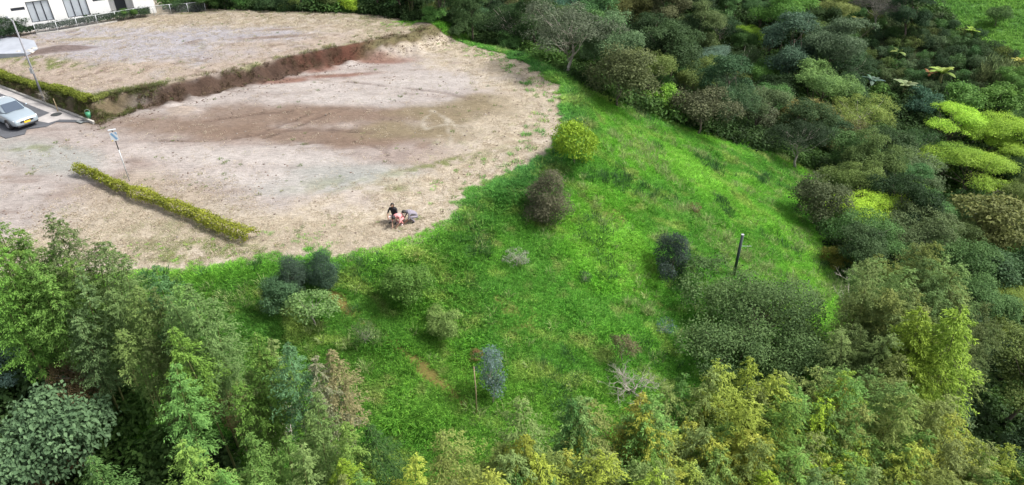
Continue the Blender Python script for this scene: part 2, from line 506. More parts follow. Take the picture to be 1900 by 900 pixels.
for sc_, lo, hi, src in ((1.1, 0.86, 1.14, 'p'), (4.5, 0.80, 1.20, 'm'), (14.0, 0.78, 1.22, 'p')):
    nz = N.new('ShaderNodeTexNoise')
    nz.inputs['Scale'].default_value, nz.inputs['Detail'].default_value, nz.inputs['Roughness'].default_value = sc_, 5, 0.65
    L.new((geo.outputs['Position'] if src == 'p' else mp.outputs[0]), nz.inputs['Vector'])
    mr = N.new('ShaderNodeMapRange')
    mr.inputs['From Min'].default_value, mr.inputs['From Max'].default_value = 0.3, 0.7
    mr.inputs['To Min'].default_value, mr.inputs['To Max'].default_value = lo, hi
    L.new(nz.outputs[0], mr.inputs[0])
    s = N.new('ShaderNodeVectorMath'); s.operation = 'SCALE'
    L.new(prev, s.inputs[0]); L.new(mr.outputs[0], s.inputs['Scale'])
    prev = s.outputs[0]
    if sc_ > 4:
        bp = N.new('ShaderNodeBump')
        bp.inputs['Strength'].default_value, bp.inputs['Distance'].default_value = 0.55, 0.12 / sc_ * 4.5
        L.new(nz.outputs[0], bp.inputs['Height'])
        if hsum is not None:
            L.new(hsum, bp.inputs['Normal'])
        hsum = bp.outputs[0]
L.new(prev, b.inputs['Base Color'])
L.new(hsum, b.inputs['Normal'])
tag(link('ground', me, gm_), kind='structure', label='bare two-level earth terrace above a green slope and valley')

# ------------------------------------------------------------------ road, kerbs, upper street
M['asphalt'] = material('asphalt', (0.075, 0.078, 0.088), 0.8, var=0.25, scale=1.5, bump=0.3)
M['gutter'] = material('gutter_concrete', (0.34, 0.32, 0.31), 0.85, var=0.2, scale=2, bump=0.2)
M['kerb'] = material('kerb_concrete', (0.42, 0.40, 0.37), 0.85, var=0.25, scale=3, bump=0.2)
M['street'] = material('pale_street', (0.27, 0.29, 0.33), 0.8, var=0.2, scale=0.8, bump=0.2)
def road_pt(u, v, z):
    p = ROAD_0 + ROAD_U * u + ROAD_V * v
    return (p[0], p[1], z)
def road_sheet(name, uv, z, mat, label):
    P = [road_pt(u, v, z) for u, v in uv] + [road_pt(u, v, z - 0.25) for u, v in uv]
    n = len(uv)
    mb = MB()
    mb.add(P, [tuple(range(n))] + [(i, i + n, (i + 1) % n + n, (i + 1) % n) for i in range(n)])
    o = mb.build(name, mat)
    bm = bmesh.new(); bm.from_mesh(o.data); bmesh.ops.recalc_face_normals(bm, faces=bm.faces); bm.to_mesh(o.data); bm.free()
    return tag(o, label, kind='structure')
road_sheet('road', [(0.4, -0.02), (70, -0.02), (70, -4.4), (2.6, -4.4), (2.2, -3.4), (2.9, -2.9), (2.2, -2.0), (2.4, -1.2), (1.2, -0.5)], 0.05, M['asphalt'], 'narrow asphalt road ending at the earth terrace')
road_sheet('gutter', [(1.1, -0.03), (70, -0.03), (70, -0.55), (4.2, -0.62), (2.6, -0.9), (1.9, -0.5)], 0.056, M['gutter'], 'pale concrete gutter strip along the road')
road_sheet('concrete_patch', [(2.5, -0.9), (4.2, -0.64), (4.0, -1.9), (2.6, -1.6)], 0.054, M['gutter'], 'pale concrete patch round the manhole')
def kerb(name, u0, u1, v0, v1, label):
    o = empty(name, (0, 0, 0))
    tag(o, label, kind='structure')
    u = u0
    first = None
    while u < u1:
        mb = MB()
        w = min(1.0, u1 - u) - 0.015
        P = [(0, v0), (w, v0), (w, v1), (0, v1)]
        if first is None:
            V = [(*(ROAD_U * a + ROAD_V * b), 0) for a, b in P] + [(*(ROAD_U * a + ROAD_V * b), 0.24) for a, b in P]
            mb.add(V, [(0, 1, 2, 3), (7, 6, 5, 4), (4, 5, 1, 0), (5, 6, 2, 1), (6, 7, 3, 2), (7, 4, 0, 3)])
            k = mb.build('kerb_stone', M['kerb'], o, bevel=0.02)
            first = k
        else:
            k = first.copy(); COL.objects.link(k); k.parent = o
        p = road_pt(u, 0, -0.05 + random.uniform(-.008, .008))
        k.location = p
        u += 1.0
    return o
random.seed(4)
kerb('kerb', 0.0, 24, 0.0, 0.15, 'pale kerb between the road and the planted bank')
kerb('kerb', 3.3, 12, -4.56, -4.42, 'pale kerb on the lower side of the road')
sp = [at_z(x, y, 1.2) for x, y in ((70, 88), (62, 72), (0, 62))] + [(-60, 62), (-62, 54)] + [at_z(x, y, 1.2) for x, y in ((0, 97), (45, 96))]
sz = [ground(*p) + 0.06 for p in sp]
mb = MB(); zmax = max(sz)
mb.add([(p[0], p[1], zmax) for p in sp] + [(p[0], p[1], zmax - 0.5) for p in sp], [tuple(range(len(sp)))] + [(i, i + len(sp), (i + 1) % len(sp) + len(sp), (i + 1) % len(sp)) for i in range(len(sp))])
o = mb.build('street', M['street'])
bm = bmesh.new(); bm.from_mesh(o.data); bmesh.ops.recalc_face_normals(bm, faces=bm.faces); bm.to_mesh(o.data); bm.free()
tag(o, 'pale grey street end in front of the white house', kind='structure')
# ------------------------------------------------------------------ foliage building blocks
def unit(v):
    return v / np.maximum(np.linalg.norm(v, axis=-1, keepdims=True), 1e-9)
def leaves(P, axis_, normal, length, width, rng, fold=0.18):
    """one rhombic, slightly folded blade per row"""
    a = unit(axis_)
    n = unit(normal - a * np.sum(normal * a, 1, keepdims=True))
    s = np.cross(a, n)
    l, w = np.asarray(length)[:, None], np.asarray(width)[:, None]
    v0 = P
    v2 = P + a * l - n * l * 0.12
    mid = P + a * l * 0.45 - n * w * fold * 0.0
    v1 = mid + s * w * 0.5 + n * w * fold
    v3 = mid - s * w * 0.5 + n * w * fold
    return np.stack((v0, v1, v2, v3), 1).reshape(-1, 3)
def leaf_mesh(name, V, tints):
    n = len(V) // 4
    q = np.arange(n * 4).reshape(n, 4)
    return np_mesh(name, V, [q[:, (0, 1, 2)], q[:, (0, 2, 3)]], {'tint': np.repeat(tints, 4)})
def rand_dir(rng, n):
    return unit(rng.normal(size=(n, 3)))
def clump_crown(seed, W, Hc, z0, nclump, per, leaf, squash=0.75, shell=(0.55, 1.0), cr=0.22, flat=0.0, low=-0.25, up=0.55, dome=1.0, long=1.7, lean=(0, 0), taper=0.0, lobes=0):
    """crown of leafy clumps set on an uneven ellipsoid; returns mesh data and clump centres"""
    rng = np.random.RandomState(seed)
    C = []
    tries = 0
    LB = []
    for k in range(lobes):                            # boughs: several smaller domes instead of one ball
        d = rand_dir(rng, 1)[0]
        d[2] = abs(d[2]) * (1 if rng.rand() < .75 else -1)
        q = rng.uniform(.42, .98)
        rl = rng.uniform(.2, .42) * W
        LB.append((np.array((d[0] * W / 2 * q, d[1] * W / 2 * q, d[2] * (Hc / 2) * q)), np.array((rl * .62, rl * .62, rl * .46 * min(1.2, Hc / W + .2)))))
    while len(C) < nclump and tries < nclump * 60:
        tries += 1
        d = rand_dir(rng, 1)[0]
        if d[2] < low:
            continue
        lump = 0.62 + 0.75 * vnoise(np.array([d[0] * 1.7 + 5]), np.array([d[1] * 1.7 + d[2] * 2 + 7]), seed)[0]
        r = rng.uniform(*shell) * lump
        c = np.array((d[0] * W / 2 * r, d[1] * W / 2 * r, (abs(d[2]) ** dome * np.sign(d[2])) * Hc / 2 * r))
        if LB:
            lc, lr = LB[rng.randint(len(LB))]
            c = lc + d * lr * rng.uniform(.75, 1.1)
            if c[2] < -Hc / 2:
                continue
        c[:2] *= 1 - taper * (c[2] / Hc + .5)
        if all(np.linalg.norm((c - k) * (1, 1, 1.4)) > cr * W * 0.42 for k in C):
            C.append(c)
    C = np.array(C)
    mid = z0 + Hc / 2
    rr = cr * W / 2 * rng.uniform(0.5, 1.4, len(C))
    T, V = [], []
    for c, r in zip(C, rr):
        m = max(8, int(per * (r / (cr * W / 2)) ** 2 * rng.uniform(0.75, 1.2)))
        d = unit(rand_dir(rng, m) + np.array((0, 0, 0.35)) + unit(c[None]) * 0.45)
        q = d * r * rng.uniform(0.35, 1.1, (m, 1)) ** 0.6 * np.where(rng.rand(m, 1) < .18, rng.uniform(1.1, 1.7, (m, 1)), 1.0) * np.array((1, 1, squash))
        p = c + q + (0, 0, mid)
        nrm = unit(d * 0.8 + np.array((0, 0, up)) + rng.normal(size=(m, 3)) * 0.45)
        ax = unit(np.cross(nrm, rand_dir(rng, m)) + d * 0.5 + np.array((0, 0, -0.25 - flat)))
        L_ = leaf * rng.uniform(0.6, 1.3, m)
        V.append(leaves(p, ax, nrm, L_, L_ / long, rng))
        T.append(np.clip(rng.uniform(0.15, 0.85) * 0.5 + rng.uniform(0, 1, m) * 0.5, 0, 1))
    return np.concatenate(V), np.concatenate(T), C + np.array((0, 0, mid))
def limbs(mb, rng, base_r, z0, top, C, n, sides=6, bend=0.5, lean=(0, 0)):
    """trunk to the crown's heart, then tapered limbs out to some of the clumps"""
    k = 5
    pts = [Vector((lean[0] * t * t + rng.normal() * 0.05 * top * (0 < t < 1), lean[1] * t * t + rng.normal() * 0.05 * top * (0 < t < 1), top * t - (0.15 if t == 0 else 0))) for t in np.linspace(0, 1, k)]
    mb.tube(pts, [base_r * (1.25 if i == 0 else 1 - 0.6 * i / (k - 1)) for i in range(k)], sides)
    idx = rng.permutation(len(C))[:n]
    for i in idx:
        c = Vector(C[i])
        t = rng.uniform(0.35, 0.98)
        s = Vector((lean[0] * t * t, lean[1] * t * t, top * t))
        m = (s + c) / 2 + Vector(rng.normal(size=3) * 0.12 * (c - s).length * bend) - Vector((0, 0, 0.08 * (c - s).length))
        r = base_r * (0.42 - 0.2 * t)
        mb.tube([s, m, c], [r, r * 0.65, r * 0.2], 5)
    return mb

class Kind:
    """a plant form: shared meshes for its parts"""
    def __init__(self, name, cat, parts, width, height, crown_mid):
        self.name, self.cat, self.parts, self.width, self.height, self.mid = name, cat, parts, width, height, crown_mid
def tree_kind(name, cat, seed, W, Hc, z0, nclump, per, leaf, nlimb, trunk_r, bark='bark', parts=('trunk', 'crown'), **kw):
    V, T, C = clump_crown(seed, W, Hc, z0, nclump, per, leaf, **kw)
    rng = np.random.RandomState(seed + 99)
    mb = limbs(MB(), rng, trunk_r, z0, z0 + Hc * 0.55, C, nlimb)
    tm = mb.mesh('trunk', True)
    tm.materials.append(M[bark])
    lm = leaf_mesh('crown', V, T)
    lm.materials.append(M['leaf'])
    return Kind(name, cat, [(parts[0], tm), (parts[1], lm)], W, z0 + Hc, z0 + Hc / 2)
K = {}
K['round'] = [tree_kind('broadleaf_tree', 'tree', 100 + i, 5.2, 4.4, 1.8, 52, 300, 0.165, 12, 0.16, cr=0.30, squash=.62, lobes=8) for i in range(3)]
K['tall'] = [tree_kind('broadleaf_tree', 'tree', 120 + i, 5.0, 6.4, 2.2, 66, 290, 0.165, 14, 0.18, cr=0.30, squash=.62, lobes=11) for i in range(2)]
K['open'] = [tree_kind('open_crowned_tree', 'tree', 140 + i, 6.0, 3.6, 2.0, 62, 170, 0.15, 26, 0.15, 'pale_bark', cr=0.26, squash=.55, shell=(0.5, 1.05)) for i in range(2)]
K['umbrella'] = [tree_kind('spreading_tree', 'tree', 160 + i, 6.4, 2.8, 2.4, 52, 300, 0.15, 22, 0.15, 'bark', cr=0.26, squash=0.42, lobes=9, low=-0.15, up=1.0, long=2.3, flat=0.1) for i in range(2)]
K['bigleaf'] = [tree_kind('large_leaved_tree', 'tree', 180 + i, 5.0, 4.2, 1.4, 56, 105, 0.25, 12, 0.14, 'bark', cr=0.30, squash=.6, up=0.8, long=1.6, lobes=9) for i in range(2)]
K['shrub'] = [tree_kind('shrub', 'shrub', 200 + i, 2.3, 2.3, 0.05, 42, 190, 0.095, 8, 0.05, 'bark', ('stem', 'foliage'), cr=0.34, squash=.7, low=-0.8, lobes=8) for i in range(3)]
K['cone'] = [tree_kind('shrub', 'shrub', 210, 2.6, 3.1, 0.0, 60, 230, 0.085, 8, 0.06, 'bark', ('stem', 'foliage'), cr=0.36, low=-0.95, taper=.45)]
K['wispy'] = [tree_kind('sparse_shrub', 'shrub', 220 + i, 1.5, 1.4, 0.1, 34, 26, 0.09, 30, 0.03, 'pale_bark', ('stem', 'foliage'), cr=0.30, low=-0.7) for i in range(2)]
K['large'] = [tree_kind('spreading_tree', 'tree', 230, 9.6, 5.6, 0.8, 125, 330, 0.16, 30, 0.24, 'bark', cr=0.20, squash=.62, low=-0.5, lobes=14)]
K['coffee'] = [tree_kind('coffee_bush', 'bush', 240 + i, 1.7, 1.35, 0.1, 26, 70, 0.14, 4, 0.04, 'bark', ('stem', 'foliage'), cr=0.42, low=-0.6) for i in range(3)]
K['citrus'] = [tree_kind('citrus_tree', 'tree', 250, 2.7, 2.3, 0.45, 40, 110, 0.16, 10, 0.07, 'bark', cr=0.36, squash=.65, low=-0.5, up=0.4, long=1.9)]
K['column'] = [tree_kind('slender_tree', 'tree', 260, 1.0, 3.6, 0.4, 44, 55, 0.12, 12, 0.04, 'pale_bark', cr=0.50, low=-0.95, long=2.4, dome=0.8)]
K['small'] = [tree_kind('small_tree', 'tree', 265 + i, 2.4, 1.5, 1.2, 30, 70, 0.14, 12, 0.06, 'pale_bark', cr=0.34, squash=.5, low=-0.2, up=0.9) for i in range(2)]
K['under'] = [tree_kind('understorey_bush', 'bush', 270 + i, 3.0, 2.2, 0.1, 38, 150, 0.15, 5, 0.05, 'bark', ('stem', 'foliage'), cr=0.32, squash=.65, low=-0.3, lobes=7) for i in range(2)]

def bamboo_kind(seed, H, leafy, Lmax, culms=3, node=0.2, nb=6, nl=40, droop=0.42, leaf=0.12, point=False):
    """a clump of culms, each ending in a feathery cone of leaf sprays"""
    rng = np.random.RandomState(seed)
    parts, V, T = [], [], []
    for c_ in range(culms):
        Hc = H * (1 if c_ == 0 else rng.uniform(.74, .95))
        az = rng.uniform(0, 6.28) if culms == 1 else 6.283 * c_ / culms + rng.normal() * .3
        bend = rng.uniform(0.2, .6) if point else rng.uniform(0.5, 1.15) * (1 if culms == 1 else 1.25)
        off = np.array((math.cos(az), math.sin(az), 0)) * (0 if culms == 1 else .22)
        def axis_at(t):                               # nodding culm tip
            o = bend * t ** 2.2
            return off + np.array((math.cos(az) * o, math.sin(az) * o, Hc * t - 0.22 * max(t - 0.88, 0) ** 1.5 * Hc))
        mb = MB()
        ts = np.linspace(0, 1, 12)
        mb.tube([Vector(axis_at(t)) - Vector((0, 0, 0.3 if t == 0 else 0)) for t in ts], [0.05 * (1 - 0.88 * t ** 1.3) for t in ts], 6)
        cm = mb.mesh('culm', True)
        cm.materials.append(M['culm'])
        parts.append(('culm', cm))
        h0 = Hc - leafy * rng.uniform(.85, 1.1)
        h = h0
        tone = rng.uniform(.3, .7)
        while h < Hc:
            t = h / Hc
            s = (Hc - h) / (Hc - h0)
            Lb = Lmax * (0.06 + 1.0 * min(1, s / 0.62) ** 0.9) * (1 - 0.4 * max(0, (s - 0.72) / 0.28)) if point else Lmax * (0.16 + 0.88 * min(1, s / 0.45) ** 0.75) * (1 - 0.35 * max(0, (s - 0.7) / 0.3))
            a0 = rng.uniform(0, 6.28)
            for k in range(nb):
                if rng.rand() < 0.15:
                    continue
                a = a0 + 6.283 * k / nb + rng.normal() * 0.35
                Lk = Lb * rng.uniform(0.5, 1.3)
                out = np.array((math.cos(a), math.sin(a), rng.uniform(0.1, 0.75)))
                p0 = axis_at(t)
                m = max(5, int(nl * (0.25 + Lk)))
                sp = rng.uniform(0.15, 1.0, m) ** 0.75
                P = p0 + out * (sp * Lk)[:, None] + np.stack((0 * sp, 0 * sp, -droop * Lk * sp ** 2), 1) + rng.normal(size=(m, 3)) * np.array((.06, .06, .045)) * (Lk + .15)
                yaw = a + rng.normal(size=m) * 0.9
                ax = np.stack((np.cos(yaw), np.sin(yaw), -rng.uniform(-0.2, 0.9, m)), 1)
                nr = np.stack((-0.3 * np.cos(yaw), -0.3 * np.sin(yaw), np.ones(m)), 1) + rng.normal(size=(m, 3)) * 0.35
                ln = leaf * rng.uniform(0.6, 1.35, m)
                V.append(leaves(P, ax, nr, ln, ln * 0.26 + 0.008, rng))
                T.append(np.clip(tone * .3 + rng.uniform(0.2, 0.8) * 0.3 + rng.rand(m) * 0.45, 0, 1))
            h += node * rng.uniform(0.8, 1.25)
    lm = leaf_mesh('foliage', np.concatenate(V), np.concatenate(T))
    lm.materials.append(M['leaf'])
    return Kind('bamboo', 'bamboo', parts + [('foliage', lm)], 2 * Lmax, H, H * 0.75)
K['bamboo'] = [bamboo_kind(300 + i, 9.0, (4.4, 4.8, 4.0, 4.6, 5.0)[i], (1.0, 1.15, 0.92, 1.05, 1.2)[i]) for i in range(5)]
K['single'] = [bamboo_kind(315 + i, 9.0, 4.8, .95 + .1 * i, culms=1, point=True) for i in range(2)]
K['spire'] = [bamboo_kind(330 + i, 9.0, 4.6 + .3 * i, (.95, 1.05, .88, 1.0)[i], droop=.28, leaf=.105, nl=46, point=True) for i in range(4)]
K['plume'] = [bamboo_kind(320, 9.5, 7.0, 1.35, 1, node=0.17, nb=8, nl=44, droop=0.5, leaf=0.14), bamboo_kind(321, 8.0, 6.0, 1.2, 1, node=0.18, nb=7, nl=44, droop=0.5, leaf=0.14)]

def bare_kind(name, seed, H, spread, bark='pale_bark', r=0.09, depth=5, cat='bare tree', trunks=1):
    rng = random.Random(seed)
    mt, mbr = MB(), MB()
    def grow(p, d, ln, rad, lev):
        q = p + d * ln
        mid = (p + q) / 2 + Vector((rng.gauss(0, .08), rng.gauss(0, .08), rng.gauss(0, .05))) * ln
        (mt if lev < 2 else mbr).tube([p, mid, q], [rad, rad * .85, rad * .68], 6 if lev < 3 else 4, cap=False)
        if lev >= depth:
            return
        for k in range(2 if rng.random() < .45 else 3):
            nd = (d + Vector((rng.gauss(0, 1), rng.gauss(0, 1), rng.gauss(0.1, .5))) * spread).normalized()
            grow(q if k < 2 else mid, nd, ln * rng.uniform(.58, .82), rad * rng.uniform(.5, .68), lev + 1)
    for k in range(trunks):
        a = 6.28 * k / trunks + .4
        d = Vector((math.cos(a) * .45 * (trunks > 1) + rng.gauss(0, .12), math.sin(a) * .45 * (trunks > 1), 1)).normalized()
        grow(Vector((0, 0, -.15)), d, H * .34, r, 0)
    tm, bm_ = mt.mesh('trunk', True), mbr.mesh('branches', True)
    tm.materials.append(M[bark]); bm_.materials.append(M[bark])
    return Kind(name, cat, [('trunk', tm), ('branches', bm_)], H * .9, H, H * .65)
K['bare'] = [bare_kind('bare_tree', 5, 5.0, .62), bare_kind('bare_tree', 9, 4.2, .8)]
K['dry'] = [bare_kind('dry_shrub', 21, 2.0, .8, 'pale_bark', .035, 5, 'dry shrub', 4)]

TONE = {'dark': (.026, .050, .020), 'deep': (.037, .072, .027), 'mid': (.056, .118, .036), 'grey': (.078, .122, .050), 'olive': (.088, .125, .036),
        'green': (.075, .160, .038), 'bright': (.135, .245, .035), 'lime': (.19, .30, .036), 'yellow': (.23, .275, .045), 'gold': (.25, .25, .05),
        'blue': (.055, .125, .070), 'bluegrey': (.095, .15, .12), 'brown': (.13, .085, .045), 'tan': (.28, .21, .12), 'pale': (.165, .215, .062), 'rust': (.20, .10, .05),
        'silver': (.24, .26, .21)}
def shade(c, rnd, v=0.2):
    k = 1 + rnd.uniform(-v, v)
    c = TONE[c] if isinstance(c, str) else c
    k *= 1.3
    return (c[0] * k * (1 + rnd.uniform(-.1, .1)), c[1] * k, c[2] * k * (1 + rnd.uniform(-.15, .15)), 1)
def plant(kind, x, y, z, scale, tone, rnd, label, group=None, rotz=None, sz=1.0, tilt=0.06, name=None, cat=None):
    e = empty(name or kind.name, (x, y, z - 0.03), rnd.uniform(0, 6.28) if rotz is None else rotz)
    e.rotation_euler[0], e.rotation_euler[1] = rnd.gauss(0, tilt), rnd.gauss(0, tilt)
    e.scale = (scale, scale, scale * sz)
    for n, me_ in kind.parts:
        p = bpy.data.objects.new(n, me_)
        COL.objects.link(p)
        p.parent = e
        p.color = shade(tone, rnd) if n in ('crown', 'foliage') else (1, 1, 1, 1)
        if n == 'branches':
            p['kind'] = 'stuff'
    tag(e, label, cat or kind.cat, group)
    return e
OCC = []                                              # taken ground: x, y, radius
def by_crown(px, py, wpx, kind, sz=1.0, dmin=-99):
    """where a plant of this form stands, if its crown's middle is seen at (px, py), wpx wide"""
    d = ray(px, py)
    T = np.arange(9.0, 240.0, 0.1)
    X, Y, Z = d[0] * T, d[1] * T, CAM_Z + d[2] * T
    s = 0.88 * wpx * T / FOCAL / kind.width
    g, dd, _ = land(X, Y)
    k = np.argmax((Z <= g + kind.mid * s * sz) & (dd > dmin))
    return X[k], Y[k], g[k], s[k], T[k]
# ------------------------------------------------------------------ single shrubs and trees on the green slope
rnd = random.Random(77)
def put(kind, i, px, py, wpx, tone, label, sz=1.0, group=None, rotz=None, tilt=0.05, name=None, cat=None, dmin=-99):
    k = K[kind][i % len(K[kind])]
    x, y, z, s, D = by_crown(px, py, wpx, k, sz, dmin)
    sq = rnd.uniform(.86, 1.14)
    OCC.append((x, y, k.width * s * 0.5))
    e = plant(k, x, y, z, s, tone, rnd, label, group, rotz, sz, tilt, name, cat)
    e.scale[0] *= sq; e.scale[1] /= sq
    return e
put('citrus', 0, 1068, 264, 92, (.21, .33, .03), 'bright yellow-green bushy tree beside the curved rim of the dirt terrace', sz=1.0)
put('cone', 0, 1020, 366, 92, (.095, .085, .045), 'dark rounded conical bush with rusty brown top, just below the terrace rim', sz=1.0)
put('wispy', 0, 958, 478, 46, 'silver', 'pale grey wispy shrub alone in the middle of the green slope')
put('shrub', 0, 762, 526, 86, (.12, .22, .045), 'round leafy green shrub below the dirt terrace, larger one of two', sz=1.0)
put('shrub', 1, 828, 600, 68, (.12, .19, .05), 'smaller rounded green shrub downhill of the larger round shrub', sz=1.1)
put('wispy', 1, 676, 622, 46, 'grey', 'small greyish half-bare shrub beside the worn footpath', sz=1.3)
put('small', 0, 578, 566, 90, (.11, .17, .05), 'small flat-crowned tree with a thick pale trunk under the terrace edge', sz=.8)
put('cone', 0, 545, 512, 66, (.055, .088, .055), 'dark bluish tree just under the front edge of the terrace, nearer the bamboo', sz=1.05)
put('cone', 0, 598, 503, 62, (.055, .088, .058), 'dark bluish tree just under the front edge of the terrace, beside the footpath', sz=1.1)
put('shrub', 2, 515, 540, 70, (.06, .11, .05), 'dark green shrub between the bamboo and the dark bluish trees')
put('column', 0, 913, 690, 42, (.085, .14, .11), 'slender blue-grey leafy tree low on the slope beside a thin stake', tilt=.02)
put('wispy', 1, 885, 662, 28, 'brown', 'small brown-leaved shrub touching the blue-grey tree')
put('small', 1, 1158, 640, 48, (.14, .13, .06), 'spindly small tree with reddish leaves above a dry shrub', sz=1.35)
put('wispy', 0, 1234, 606, 34, 'bluegrey', 'tiny grey-green sapling between the slope and the large dark tree')
put('shrub', 2, 1252, 482, 74, (.040, .062, .048), 'dark bluish shrub at the upper left shoulder of the large spreading tree', sz=1.25)
put('large', 0, 1402, 596, 305, (.082, .135, .045), 'large spreading dark green tree low on the right side of the slope', sz=.78, tilt=.02)
put('wispy', 1, 1087, 515, 24, 'grey', 'tiny bare seedling in the middle of the slope')
put('wispy', 0, 1290, 385, 26, 'brown', 'tiny brownish weed clump on the upper slope')
def put_bare(kind, i, px, py, wpx, label, sz=1.0, rotz=None):
    return put(kind, i, px, py, wpx, 'grey', label, sz, None, rotz)
put_bare('bare', 0, 1585, 540, 120, 'leafless pale tree between the large spreading tree and the bamboo')
put_bare('bare', 1, 1850, 330, 130, 'leafless grey tree among the bright spreading trees', sz=.8)
put_bare('dry', 0, 1175, 695, 105, 'dry twiggy shrub at the edge of the front bamboo', sz=.8)
put_bare('dry', 0, 520, 765, 100, 'dead pinkish-grey brushwood among the bamboo', sz=1.0)

